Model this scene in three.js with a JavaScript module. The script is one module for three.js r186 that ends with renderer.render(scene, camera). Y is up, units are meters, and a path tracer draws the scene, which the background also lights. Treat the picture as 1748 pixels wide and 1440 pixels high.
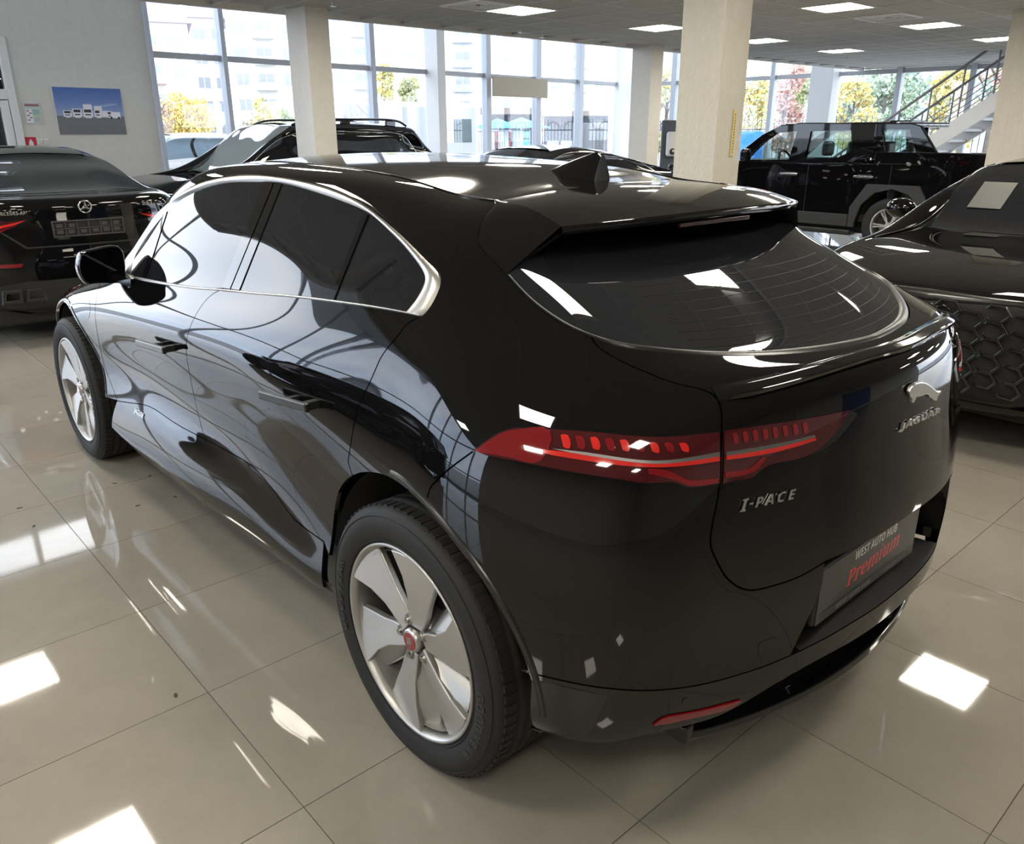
import * as THREE from 'three';
import { RoundedBoxGeometry } from 'three/addons/geometries/RoundedBoxGeometry.js';
import { mergeGeometries, mergeVertices, toCreasedNormals } from 'three/addons/utils/BufferGeometryUtils.js';
import { RectAreaLightUniformsLib } from 'three/addons/lights/RectAreaLightUniformsLib.js';
import { FontLoader } from 'three/addons/loaders/FontLoader.js';
import { TextGeometry } from 'three/addons/geometries/TextGeometry.js';

// ---------- camera, sky, exposure ----------
const EYE = 1.6136, HEADING = 41.9786 * Math.PI / 180, PITCH = 19.8626 * Math.PI / 180, ROLL = -0.1356 * Math.PI / 180, FOCAL = 1373.16;
const scene = new THREE.Scene();
const camera = new THREE.PerspectiveCamera(2 * Math.atan(720 / FOCAL) * 180 / Math.PI, 1748 / 1440, 0.05, 400);
camera.rotation.order = 'YXZ';
camera.rotation.set(-PITCH, -HEADING, ROLL);
camera.position.set(0, EYE, 0);
camera.updateMatrixWorld(true);
const renderer = new THREE.WebGLRenderer();
renderer.toneMapping = THREE.LinearToneMapping;
renderer.toneMappingExposure = 1.12;
renderer.shadowMap.enabled = true;
RectAreaLightUniformsLib.init();
const SKY = 5.0, PANEL = 17.0;
{ // overcast sky: soft uneven cloud, the same all round
  const w = 256, h = 128, d = new Float32Array(w * h * 4);
  const n2 = (x, y) => { let s = 0; for (let k = 1; k < 6; k++) s += Math.sin(x * k * 1.7 + 3.1 * k + 2.3 * Math.sin(y * k * 2.1 + k)) * Math.cos(y * k * 3.3 + k * k) / k; return s; };
  for (let j = 0; j < h; j++) for (let i = 0; i < w; i++) {
    const a = i / w * Math.PI * 2, e = (j / h - 0.5) * Math.PI, c = 0.5 + 0.5 * Math.tanh(1.3 * n2(Math.cos(a) * Math.cos(e) * 2.2 + 1, Math.sin(e) * 2.6 + Math.sin(a) * Math.cos(e) * 2));
    const o = (j * w + i) * 4, b = 0.85 + 0.3 * c;
    d[o] = SKY * b * (0.70 + 0.28 * c); d[o + 1] = SKY * b * (0.86 + 0.12 * c); d[o + 2] = SKY * b * (1.14 - 0.12 * c); d[o + 3] = 1;
  }
  const t = new THREE.DataTexture(d, w, h, THREE.RGBAFormat, THREE.FloatType);
  t.mapping = THREE.EquirectangularReflectionMapping; t.magFilter = THREE.LinearFilter; t.needsUpdate = true;
  scene.background = t; scene.environment = t;
}

// ---------- helpers ----------
const V3 = (x, y, z) => new THREE.Vector3(x, y, z);
function rng(seed) { let s = seed >>> 0; return () => { s = (s + 0x6D2B79F5) >>> 0; let t = s; t = Math.imul(t ^ (t >>> 15), t | 1); t ^= t + Math.imul(t ^ (t >>> 7), t | 61); return ((t ^ (t >>> 14)) >>> 0) / 4294967296; }; }
const taken = {};
function numbered(n) { const k = taken[n] = (taken[n] ?? -1) + 1; return k ? n + '_' + String(k).padStart(3, '0') : n; }
function tag(o, label, category, group, kind) { if (label) o.userData.label = label; if (category) o.userData.category = category; if (group) o.userData.group = group; if (kind) o.userData.kind = kind; return o; }
function thing(name, label, category, pos = [0, 0, 0], turn = 0, group) { const o = new THREE.Group(); o.name = numbered(name); o.position.set(...pos); o.rotation.y = turn; scene.add(o); return tag(o, label, category, group); }
function structure(name, label, category) { const o = new THREE.Group(); o.name = numbered(name); scene.add(o); return tag(o, label, category, null, 'structure'); }
function mesh(name, geo, mat, parent = scene, label) {
  const m = new THREE.Mesh(Array.isArray(geo) ? merge(geo) : geo, mat); m.name = parent === scene ? numbered(name) : name; m.castShadow = m.receiveShadow = true; if (label) m.userData.label = label; parent.add(m); return m;
}
function merge(list) {
  list = list.map((g) => { g = g.index ? g.toNonIndexed() : g; for (const k of Object.keys(g.attributes)) if (!['position', 'normal', 'uv'].includes(k)) g.deleteAttribute(k); if (!g.attributes.uv) g.setAttribute('uv', new THREE.BufferAttribute(new Float32Array(g.attributes.position.count * 2), 2)); return g; });
  return list.length === 1 ? list[0] : mergeGeometries(list);
}
const at = (g, x = 0, y = 0, z = 0) => g.translate(x, y, z);
function box(x0, x1, y0, y1, z0, z1) { return new THREE.BoxGeometry(Math.abs(x1 - x0), Math.abs(y1 - y0), Math.abs(z1 - z0)).translate((x0 + x1) / 2, (y0 + y1) / 2, (z0 + z1) / 2); }
function rbox(x0, x1, y0, y1, z0, z1, r = 0.01, s = 2) { return new RoundedBoxGeometry(Math.abs(x1 - x0), Math.abs(y1 - y0), Math.abs(z1 - z0), s, Math.min(r, Math.abs(x1 - x0) / 2.01, Math.abs(y1 - y0) / 2.01, Math.abs(z1 - z0) / 2.01)).translate((x0 + x1) / 2, (y0 + y1) / 2, (z0 + z1) / 2); }
function bar(a, b, r, sides = 8) { // round bar from a to b
  const d = V3().subVectors(b, a), g = new THREE.CylinderGeometry(r, r, d.length(), sides); g.translate(0, d.length() / 2, 0);
  g.applyQuaternion(new THREE.Quaternion().setFromUnitVectors(V3(0, 1, 0), d.normalize())); return g.translate(a.x, a.y, a.z);
}
function beam(a, b, w, h) { // square bar from a to b, h measured upward
  const d = V3().subVectors(b, a), L = d.length(), m = new THREE.Matrix4(), f = d.clone().normalize(), s = V3().crossVectors(V3(0, 1, 0), f); if (s.lengthSq() < 1e-6) s.set(1, 0, 0); s.normalize();
  const u = V3().crossVectors(f, s); m.makeBasis(s, u, f); return new THREE.BoxGeometry(w, h, L).translate(0, 0, L / 2).applyMatrix4(m).translate(a.x, a.y, a.z);
}
function metricUV(g, k = 1) { const p = g.attributes.position, n = g.attributes.normal, uv = g.attributes.uv; for (let i = 0; i < p.count; i++) { const x = Math.abs(n.getX(i)), y = Math.abs(n.getY(i)); if (x > .6) uv.setXY(i, p.getZ(i) * k, p.getY(i) * k); else if (y > .6) uv.setXY(i, p.getX(i) * k, p.getZ(i) * k); else uv.setXY(i, p.getX(i) * k, p.getY(i) * k); } return g; }
const tube = (pts, r, seg = 40, rs = 8, closed = false) => new THREE.TubeGeometry(new THREE.CatmullRomCurve3(pts, closed, 'centripetal'), seg, r, rs, closed);
function extrude(pts, depth, bevel = 0, holes = []) { const s = new THREE.Shape(pts.map((p) => new THREE.Vector2(p[0], p[1]))); for (const h of holes) s.holes.push(new THREE.Path(h.map((p) => new THREE.Vector2(p[0], p[1])))); return new THREE.ExtrudeGeometry(s, { depth, bevelEnabled: bevel > 0, bevelSize: bevel, bevelThickness: bevel, bevelSegments: 2, curveSegments: 6 }); }
const col = (r, g, b) => new THREE.Color().setRGB(r, g, b);
const std = (c, roughness = 0.6, metalness = 0, extra = {}) => new THREE.MeshStandardMaterial({ color: c, roughness, metalness, ...extra });
const phy = (c, o) => new THREE.MeshPhysicalMaterial({ color: c, ...o });
// pixel of the photograph -> ray
const CAMQ = camera.getWorldQuaternion(new THREE.Quaternion());
const pixelRay = (px, py) => V3((px - 874) / FOCAL, -(py - 720) / FOCAL, -1).applyQuaternion(CAMQ).normalize();
function onPlane(px, py, axis, value) { const d = pixelRay(px, py), o = camera.position, k = 'xyz'[axis], t = (value - o[k]) / d[k]; return V3(o.x + d.x * t, o.y + d.y * t, o.z + d.z * t); }
const font = await new FontLoader().loadAsync('fonts/droid/droid_sans_bold.typeface.json');
function text3(str, size, depth) { const g = new TextGeometry(str, { font, size, depth, curveSegments: 3, bevelEnabled: false }); g.computeBoundingBox(); const b = g.boundingBox; return g.translate(-(b.min.x + b.max.x) / 2, -(b.min.y + b.max.y) / 2, 0); }
// noise texture
function noiseTex(size, seed, fn, srgb = true) {
  const r = rng(seed), L = [4, 8, 16, 32, 64, 128].filter((n) => n <= size).map((n) => ({ n, v: Float32Array.from({ length: n * n }, () => r()) }));
  const oct = (x, y, { n, v }) => { const fx = x * n, fy = y * n, i = Math.floor(fx), j = Math.floor(fy), sm = (t) => t * t * (3 - 2 * t), u = sm(fx - i), w = sm(fy - j), g = (a, b) => v[((b % n + n) % n) * n + ((a % n + n) % n)]; return (g(i, j) * (1 - u) + g(i + 1, j) * u) * (1 - w) + (g(i, j + 1) * (1 - u) + g(i + 1, j + 1) * u) * w; };
  const d = new Uint8Array(size * size * 4);
  for (let y = 0; y < size; y++) for (let x = 0; x < size; x++) { const o = L.map((l) => oct(x / size, y / size, l)), c = fn(o, r(), x / size, y / size), k = (y * size + x) * 4; d[k] = c[0]; d[k + 1] = c[1]; d[k + 2] = c[2]; d[k + 3] = 255; }
  const t = new THREE.DataTexture(d, size, size, THREE.RGBAFormat); t.wrapS = t.wrapT = THREE.RepeatWrapping; t.magFilter = THREE.LinearFilter; t.minFilter = THREE.LinearMipmapLinearFilter; t.generateMipmaps = true; if (srgb) t.colorSpace = THREE.SRGBColorSpace; t.needsUpdate = true; return t;
}
function canvasTex(w, h, draw) { const c = document.createElement('canvas'); c.width = w; c.height = h; draw(c.getContext('2d'), w, h); const t = new THREE.CanvasTexture(c); t.colorSpace = THREE.SRGBColorSpace; return t; }

// ---------- materials ----------
const M = {
  paint: phy(col(0.0035, 0.0035, 0.0042), { roughness: 0.02, ior: 1.5 }),
  gloss: phy(col(0.004, 0.004, 0.0045), { roughness: 0.05, ior: 1.6 }),
  plastic: std(col(0.012, 0.012, 0.0125), 0.5),
  satin: std(col(0.014, 0.014, 0.014), 0.28),
  dark: std(col(0.02, 0.02, 0.02), 0.9),
  rubber: std(col(0.0095, 0.0095, 0.0098), 0.7),
  chrome: std(col(0.62, 0.62, 0.61), 0.16, 1),
  satinChrome: std(col(0.56, 0.55, 0.53), 0.34, 1),
  alloy: std(col(0.53, 0.52, 0.5), 0.36, 0.85),
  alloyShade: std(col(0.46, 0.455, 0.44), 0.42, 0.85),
  steel: std(col(0.25, 0.25, 0.25), 0.45, 0.9),
  tint: phy(col(0.012, 0.013, 0.016), { roughness: 0.015, ior: 1.52 }),
  carGlass: phy(col(0.55, 0.62, 0.6), { roughness: 0, transmission: 1, thickness: 0, ior: 1.5 }),
  clear: phy(col(0.97, 0.985, 0.985), { roughness: 0, transmission: 1, thickness: 0, ior: 1.5 }),
  red: phy(col(0.19, 0.004, 0.008), { roughness: 0.06, clearcoat: 1, clearcoatRoughness: 0.02 }),
  redDeep: phy(col(0.055, 0.002, 0.004), { roughness: 0.05, clearcoat: 1, clearcoatRoughness: 0.02 }),
  redBar: phy(col(0.62, 0.02, 0.015), { roughness: 0.12, clearcoat: 1 }),
  white: std(col(0.74, 0.73, 0.7), 0.6),
  whiteCar: phy(col(0.8, 0.8, 0.8), { roughness: 0.3, clearcoat: 1 }),
  frame: std(col(0.5, 0.53, 0.58), 0.4),
};
// ---------- the hall ----------
const CEIL = 2.85, TILE = 0.6, TX = 0.6686, TZ = -2.138, XL = -6.2, XR = 18.4, ZB = 7.0, ZC = -9.0, OPENX = -.5, OPENZ = -5.2; // the ceiling stops short of the tall glazed strip
const GLASSZ = (x) => -13.95 - 0.085 * x;                             // the glazed wall runs slightly askew to the tiles
function visible(p) { const q = p.clone().project(camera); return q.z < 1 && Math.abs(q.x) < 1.08 && Math.abs(q.y) < 1.08; }
{
  const floor = structure('floor', 'glossy beige porcelain tile floor with thin dark joints', 'floor');
  mesh('joint_bed', box(XL - 0.3, XR + 0.3, -0.2, -0.0035, -17.2, ZB + 0.3), std(col(0.1, 0.085, 0.07), 0.8), floor);
  const tex = noiseTex(256, 7, (o, r) => { const v = 0.5 * o[0] + 0.25 * o[2] + 0.15 * o[4] + 0.1 * r, k = 186 + (v - 0.5) * 22; return [k, k * 0.962, k * 0.895]; });
  const rough = noiseTex(256, 17, (o) => { const v = 0.6 * o[1] + 0.4 * o[3], k = 6 + 9 * v; return [k, k, k]; }, false);
  const mats = [[0.62, 0.62, 0.62], [0.6, 0.598, 0.59], [0.64, 0.64, 0.637], [0.61, 0.605, 0.605]].map((c) => new THREE.MeshPhysicalMaterial({ color: col(...c), map: tex, roughnessMap: rough, roughness: 1, ior: 1.52 }));
  const g0 = [0, 1, 2, 3].map((k) => { const g = new THREE.BoxGeometry(TILE - 0.0026, 0.01, TILE - 0.0026).translate(0, -0.005, 0), uv = g.attributes.uv; for (let i = 0; i < uv.count; i++) uv.setXY(i, uv.getX(i) * 0.42 + k * 0.27, uv.getY(i) * 0.42 + k * 0.13); return g; });
  const cells = [];
  for (let i = Math.floor((XL - TX) / TILE); TX + i * TILE < XR; i++) for (let j = Math.floor((-17 - TZ) / TILE); TZ + j * TILE < ZB; j++) {
    const c = V3(TX + (i + 0.5) * TILE, 0, TZ + (j + 0.5) * TILE), d = c.distanceTo(camera.position);
    cells.push({ c, i, j, d, seen: visible(c) });
  }
  cells.sort((a, b) => (b.seen - a.seen) || a.d - b.d);
  const rest = [], r = rng(5);
  cells.forEach(({ c, i, j, seen }, n) => {
    const k = Math.floor(r() * 4);
    if (n < 300 && seen) { const m = mesh('tile', g0[k], mats[Math.floor(r() * 4)], floor); m.position.copy(c); m.rotation.y = Math.floor(r() * 4) * Math.PI / 2; }
    else rest.push(g0[k].clone().translate(c.x, 0, c.z));
  });
  tag(mesh('tile_field', rest, mats[0], floor), null, null, null, 'stuff');

  // ceiling of lay-in panels on a visible grid
  const ceiling = structure('ceiling', 'suspended grey ceiling of square mineral panels in a metal grid', 'ceiling');
  const ct = noiseTex(128, 3, (o, q) => { const k = 222 + (o[3] - 0.5) * 10 + (q - 0.5) * 14; return [k, k, k * 0.985]; });
  const cm = std(col(0.6, 0.6, 0.595), 0.95, 0, { map: ct });
  const gridM = std(col(0.5, 0.5, 0.495), 0.5);
  const cg = new THREE.BoxGeometry(TILE - 0.02, 0.015, TILE - 0.02).translate(0, 0.012, 0);
  mesh('slab', [box(OPENX, XR + 0.3, CEIL + 0.05, CEIL + 0.3, ZC, ZB + 0.3), box(XL - .3, OPENX, CEIL + 0.05, CEIL + 0.3, OPENZ, ZB + .3)], std(col(0.3, 0.3, 0.3), 0.9), ceiling);
  const CX = 0.32, CZ = 0.3; // ceiling grid origin
  const lights = [], isLight = {};
  for (const cz of [-7.2, -4.8, -1.8, 0.6, 3.0]) for (const cx of cz < -3 ? [-3.1, 0.5, 3.5, 6.5, 8.9, 11.3, 13.7] : cz < 0 ? [-3.1, -0.7, 1.7, 4.1, 6.5, 8.9, 11.3, 13.7] : cz < 1 ? [-3.1, -0.7, 6.5, 8.9, 11.3] : [-3.1, 8.9, 11.3]) {
    if (cx < OPENX && cz < OPENZ) continue;
    const i = Math.round((cx - CX) / TILE - 0.5), j = Math.round((cz - CZ) / TILE - 0.5); isLight[i + ',' + j] = 1; lights.push([CX + (i + 0.5) * TILE + (cx === 0.5 ? 0.07 : cx === 4.1 ? -0.27 : 0), CZ + (j + 0.5) * TILE + (cx === 4.1 && cz === -1.8 ? -0.25 : 0)]);
  }
  for (const [i, j] of [[3, -1], [3, 0]]) isLight[i + ',' + j] = 1; lights.push([CX + 3.5 * TILE, CZ - 0.4 * TILE]);
  const vents = [[5.9, -7.2], [10.1, -4.8]].map(([x, z]) => [Math.round((x - CX) / TILE - 0.5), Math.round((z - CZ) / TILE - 0.5)]);
  for (const v of vents) isLight[v.join(',')] = 2;
  const crest = [], cc = [];
  for (let i = Math.floor((XL - CX) / TILE); CX + i * TILE < XR; i++) for (let j = Math.floor((ZC - CZ) / TILE) + 1; CZ + j * TILE < ZB; j++) {
    if (isLight[i + ',' + j] || (CX + i * TILE < OPENX && CZ + j * TILE < OPENZ)) continue;
    const c = V3(CX + (i + 0.5) * TILE, CEIL, CZ + (j + 0.5) * TILE); cc.push({ c, d: c.distanceTo(camera.position), seen: visible(c) });
  }
  cc.sort((a, b) => (b.seen - a.seen) || a.d - b.d);
  cc.forEach(({ c, seen }, n) => { if (seen && n < 300) mesh('panel', cg, cm, ceiling).position.copy(c); else crest.push(cg.clone().translate(c.x, c.y, c.z)); });
  tag(mesh('panel_field', crest, cm, ceiling), null, null, null, 'stuff');
  const runs = [];
  for (let x = CX + Math.ceil((XL - CX) / TILE) * TILE; x < XR; x += TILE) runs.push(box(x - 0.012, x + 0.012, CEIL, CEIL + 0.03, x < OPENX ? OPENZ : ZC, ZB));
  for (let z = CZ + Math.ceil((ZC - CZ) / TILE) * TILE; z < ZB; z += TILE) runs.push(box(z < OPENZ ? OPENX : XL, XR, CEIL + 0.001, CEIL + 0.03, z - 0.012, z + 0.012));
  mesh('ceiling_grid', runs, gridM, ceiling);
  mesh('edge_trim', [box(OPENX, XR, CEIL - 0.02, CEIL + 0.3, ZC - 0.06, ZC), box(OPENX - .06, OPENX, CEIL - .02, CEIL + .3, ZC, OPENZ), box(XL, OPENX, CEIL - .02, CEIL + .3, OPENZ - .06, OPENZ)], M.white, ceiling);

  // light panels
  const lampM = new THREE.MeshStandardMaterial({ color: 0xffffff, emissive: col(1, 0.93, 0.8), emissiveIntensity: PANEL, roughness: 0.5 });
  const rimM = std(col(0.8, 0.8, 0.78), 0.5);
  const proto = new THREE.Group();
  mesh('frame', [box(-0.295, 0.295, 0, 0.02, -0.295, -0.268), box(-0.295, 0.295, 0, 0.02, 0.268, 0.295), box(-0.295, -0.268, 0, 0.02, -0.268, 0.268), box(0.268, 0.295, 0, 0.02, -0.268, 0.268)], rimM, proto);
  mesh('diffuser', box(-0.268, 0.268, 0.004, 0.016, -0.268, 0.268), lampM, proto);
  for (const [x, z] of lights) {
    const o = proto.clone(); o.name = numbered('ceiling_light'); o.position.set(x, CEIL - 0.004, z); scene.add(o);
    tag(o, 'square flush LED panel glowing in the suspended ceiling', 'ceiling light', 'square ceiling light panels');
    const l = new THREE.RectAreaLight(col(1, 0.93, 0.8), PANEL, 0.53, 0.53); l.position.set(x, CEIL - 0.006, z); l.rotation.x = -Math.PI / 2; scene.add(l);
  }
  const vp = new THREE.Group();
  mesh('frame', [box(-0.29, 0.29, -0.006, 0.02, -0.29, -0.25), box(-0.29, 0.29, -0.006, 0.02, 0.25, 0.29), box(-0.29, -0.25, -0.006, 0.02, -0.25, 0.25), box(0.25, 0.29, -0.006, 0.02, -0.25, 0.25)], rimM, vp);
  for (let k = 0; k < 3; k++) { const a = 0.2 - k * 0.06, b = a - 0.022; mesh('cone_ring', [box(-a, a, 0, 0.012, -a, -b), box(-a, a, 0, 0.012, b, a), box(-a, -b, 0, 0.012, -b, b), box(b, a, 0, 0.012, -b, b)], rimM, vp); }
  mesh('duct', box(-0.25, 0.25, 0.02, 0.03, -0.25, 0.25), M.dark, vp);
  vents.forEach(([i, j], k) => { const o = vp.clone(); o.name = numbered('ceiling_vent'); o.position.set(CX + (i + 0.5) * TILE, CEIL - 0.004, CZ + (j + 0.5) * TILE); scene.add(o); tag(o, k ? 'square air diffuser in the ceiling above the pickup truck' : 'square air diffuser in the ceiling beside a glowing panel', 'air vent'); });
}
// ---------- smooth car skin: a net of points (columns run round the car from tail centre to nose centre, rows from sill to roof), C2 spline through it ----------
function splineCoef(t, y) { const n = t.length, m = new Float64Array(n), c = new Float64Array(n), d = new Float64Array(n); for (let i = 1; i < n - 1; i++) { const h0 = t[i] - t[i - 1], h1 = t[i + 1] - t[i], a = h0 / 6, b = (h0 + h1) / 3, e = h1 / 6, r = (y[i + 1] - y[i]) / h1 - (y[i] - y[i - 1]) / h0, w = b - a * c[i - 1]; c[i] = e / w; d[i] = (r - a * d[i - 1]) / w; } for (let i = n - 2; i > 0; i--) m[i] = d[i] - c[i] * m[i + 1]; return m; }
function splineAt(t, y, m, x) { let i = 0; while (i < t.length - 2 && x > t[i + 1]) i++; const h = t[i + 1] - t[i], a = (t[i + 1] - x) / h, b = 1 - a; return a * y[i] + b * y[i + 1] + ((a * a * a - a) * m[i] + (b * b * b - b) * m[i + 1]) * h * h / 6; }
class Skin {
  constructor(net, NU = 420, NV = 160, frame) {
    this.NU = NU; this.NV = NV; this.frame = frame; // frame: Matrix4 local -> world
    const flip = (c) => c.map((p) => [-p[0], p[1], p[2]]), n = net.length, rows = net[0].length;
    const cols = [flip(net[2]), flip(net[1]), ...net, flip(net[n - 2]), flip(net[n - 3])], N = cols.length;
    const tu = [0], tv = [0];
    for (let i = 1; i < N; i++) { let s = 0; for (let r = 0; r < rows; r++) s += Math.hypot(...[0, 1, 2].map((k) => cols[i][r][k] - cols[i - 1][r][k])); tu.push(tu[i - 1] + s / rows); }
    for (let r = 1; r < rows; r++) { let s = 0; for (let i = 0; i < n; i++) s += Math.hypot(...[0, 1, 2].map((k) => net[i][r][k] - net[i][r - 1][k])); tv.push(tv[r - 1] + s / n); }
    this.tu = tu.slice(2, 2 + n).map((t) => (t - tu[2]) / (tu[1 + n] - tu[2]) * NU); this.tv = tv.map((t) => t / tv[rows - 1] * NV);
    const P = this.P = new Float32Array((NU + 1) * (NV + 1) * 3);
    for (let k = 0; k < 3; k++) {
      const mid = [];
      for (let r = 0; r < rows; r++) { const y = cols.map((c) => c[r][k]), m = splineCoef(tu, y); mid.push(Float64Array.from({ length: NU + 1 }, (_, i) => splineAt(tu, y, m, tu[2] + (tu[1 + n] - tu[2]) * i / NU))); }
      for (let i = 0; i <= NU; i++) { const y = mid.map((a) => a[i]), m = splineCoef(tv, y); for (let j = 0; j <= NV; j++) P[(j * (NU + 1) + i) * 3 + k] = splineAt(tv, y, m, tv[rows - 1] * j / NV); }
    }
    const Nn = this.N = new Float32Array(P.length), g = (i, j, k) => P[(j * (NU + 1) + i) * 3 + k], a = V3(), b = V3();
    for (let j = 0; j <= NV; j++) for (let i = 0; i <= NU; i++) {
      const i0 = Math.max(0, i - 1), i1 = Math.min(NU, i + 1), j0 = Math.max(0, j - 1), j1 = Math.min(NV, j + 1);
      a.set(g(i1, j, 0) - g(i0, j, 0), g(i1, j, 1) - g(i0, j, 1), g(i1, j, 2) - g(i0, j, 2)); if (i === 0 || i === NU) { a.y = 0; a.z = 0; }
      b.set(g(i, j1, 0) - g(i, j0, 0), g(i, j1, 1) - g(i, j0, 1), g(i, j1, 2) - g(i, j0, 2));
      a.cross(b).normalize(); const o = (j * (NU + 1) + i) * 3; Nn[o] = -a.x; Nn[o + 1] = -a.y; Nn[o + 2] = -a.z;
    }
    if (this.nrm(NU * 0.4, NV * 0.4).x < 0) for (let i = 0; i < Nn.length; i++) Nn[i] *= -1; // l points out of the left flank
  }
  lerp(A, u, v) { const { NU, NV } = this; u = Math.min(NU, Math.max(0, u)); v = Math.min(NV, Math.max(0, v)); const i = Math.min(NU - 1, Math.floor(u)), j = Math.min(NV - 1, Math.floor(v)), a = u - i, b = v - j, o = (j * (NU + 1) + i) * 3, s = (NU + 1) * 3, r = [0, 0, 0]; for (let k = 0; k < 3; k++) r[k] = (A[o + k] * (1 - a) + A[o + 3 + k] * a) * (1 - b) + (A[o + s + k] * (1 - a) + A[o + s + 3 + k] * a) * b; return V3(...r); }
  pos(u, v) { return this.lerp(this.P, u, v); } // (l, y, z): l positive to the car's left
  nrm(u, v) { return this.lerp(this.N, u, v).normalize(); }
  solve(u, v, f, it = 25) { // find (u, v) with f(p) = [0, 0]
    for (let k = 0; k < it; k++) { const e = 0.3, a = f(this.pos(u, v)), b = f(this.pos(u + e, v)), c = f(this.pos(u, v + e)), x = (b[0] - a[0]) / e, y = (c[0] - a[0]) / e, z = (b[1] - a[1]) / e, w = (c[1] - a[1]) / e, d = x * w - y * z; if (Math.abs(d) < 1e-12) break; let du = -(a[0] * w - a[1] * y) / d, dv = -(x * a[1] - z * a[0]) / d; const s = Math.min(1, 12 / Math.hypot(du, dv)); u = Math.min(this.NU, Math.max(0, u + du * s)); v = Math.min(this.NV, Math.max(0, v + dv * s)); if (Math.hypot(du, dv) < 1e-3) break; }
    return [u, v];
  }
  near(test, step = 5) { let best = [0, 0], c = 1e9; for (let j = 0; j <= this.NV; j += step) for (let i = 0; i <= this.NU; i += step) { const d = test(this.pos(i, j), i, j); if (d < c) { c = d; best = [i, j]; } } return best; }
  side(z, y) { const s = this.near((p, i, j) => Math.hypot(p.z - z, p.y - y) + (this.nrm(i, j).x > 0.25 ? 0 : 5)); return this.solve(...s, (p) => [p.z - z, p.y - y]); }
  rear(l, y) { const s = this.near((p, i, j) => Math.hypot(p.x - l, p.y - y) + (this.nrm(i, j).z > 0.2 ? 0 : 5)); return this.solve(...s, (p) => [p.x - l, p.y - y]); }
  front(l, y) { const s = this.near((p, i, j) => Math.hypot(p.x - l, p.y - y) + (this.nrm(i, j).z < -0.2 ? 0 : 5)); return this.solve(...s, (p) => [p.x - l, p.y - y]); }
  top(l, z) { const s = this.near((p, i, j) => Math.hypot(p.x - l, p.z - z) + (this.nrm(i, j).y > 0.15 ? 0 : 5)); return this.solve(...s, (p) => [p.x - l, p.z - z]); }
  // photo pixel -> (u, v): the ray meets the left half of the skin
  pixel(px, py, half = 1) {
    const inv = this.frame.clone().invert(), o = camera.position.clone().applyMatrix4(inv), d = pixelRay(px, py).transformDirection(inv); if (half > 0) { o.x *= -1; d.x *= -1; }
    const a = V3(0, 1, 0).cross(d).normalize(), b = V3().crossVectors(d, a), q = V3();
    const dist = (p) => { q.subVectors(p, o); return [q.dot(a), q.dot(b)]; };
    const s = this.near((p, i, j) => { const e = dist(p), n = this.nrm(i, j); return Math.hypot(...e) / (q.dot(d)) + (n.dot(d) < 0.03 ? 0 : 3); }, 4);
    return this.solve(...s, dist);
  }
  // mesh of the part of the skin inside a closed polygon of (u, v) points
  panel(poly, { inset = 0, lift = 0, edge = 0.012, cell = 1, mirror = 1 } = {}) {
    if (area2(poly) < 0) poly = poly.slice().reverse();
    poly = densify(poly, 1); if (inset) { const q = poly; poly = shrink(q, inset).map(([u, v], i) => [q[i][0] < 1e-3 ? 0 : q[i][0] > this.NU - 1e-3 ? this.NU : u, v]); } // the centre line is no seam
    const pos = [], nor = [], uv = [], idx = [], seen = new Map();
    const put = (u, v) => { const key = Math.round(u * 500) * 4194304 + Math.round(v * 500); let k = seen.get(key); if (k === undefined) { const p = this.pos(u, v), n = this.nrm(u, v); k = pos.length / 3; pos.push(mirror * -(p.x + n.x * lift), p.y + n.y * lift, p.z + n.z * lift); nor.push(mirror * -n.x, n.y, n.z); uv.push(p.z, p.y); seen.set(key, k); } return k; };
    const tri = (a, b, c) => { if (a === b || b === c || a === c) return; mirror > 0 ? idx.push(a, b, c) : idx.push(a, c, b); };
    let u0 = 1e9, u1 = -1e9, v0 = 1e9, v1 = -1e9; for (const [u, v] of poly) { u0 = Math.min(u0, u); u1 = Math.max(u1, u); v0 = Math.min(v0, v); v1 = Math.max(v1, v); }
    const crossed = new Set(); for (let k = 0; k < poly.length; k++) { const a = poly[k], b = poly[(k + 1) % poly.length], n = Math.ceil(Math.hypot(b[0] - a[0], b[1] - a[1]) / cell * 8) + 1; for (let s = 0; s <= n; s++) { const x = (a[0] + (b[0] - a[0]) * s / n) / cell, y = (a[1] + (b[1] - a[1]) * s / n) / cell; for (const ex of [-1e-4, 1e-4]) for (const ey of [-1e-4, 1e-4]) crossed.add(Math.floor(x + ex) + ',' + Math.floor(y + ey)); } }
    for (let j = Math.floor(v0 / cell); j * cell < v1; j++) for (let i = Math.floor(u0 / cell); i * cell < u1; i++) {
      const x0 = i * cell, x1 = x0 + cell, y0 = j * cell, y1 = y0 + cell;
      if (!crossed.has(i + ',' + j)) { if (inside(poly, (x0 + x1) / 2, (y0 + y1) / 2)) { const a = put(x0, y0), b = put(x1, y0), c = put(x1, y1), d = put(x0, y1); tri(a, b, c); tri(a, c, d); } continue; }
      let c = clip(poly, 0, x0, 1); c = clip(c, 0, x1, -1); c = clip(c, 1, y0, 1); c = clip(c, 1, y1, -1); if (c.length < 3 || Math.abs(area2(c)) < 1e-5) continue;
      const pts = []; for (const p of c) { const l = pts[pts.length - 1]; if (!l || Math.hypot(p[0] - l.x, p[1] - l.y) > 1e-5) pts.push(new THREE.Vector2(p[0], p[1])); }
      const k = pts.map((p) => put(p.x, p.y)); for (const [a, b, e] of THREE.ShapeUtils.triangulateShape(pts, [])) tri(k[a], k[b], k[e]);
    }
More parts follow.
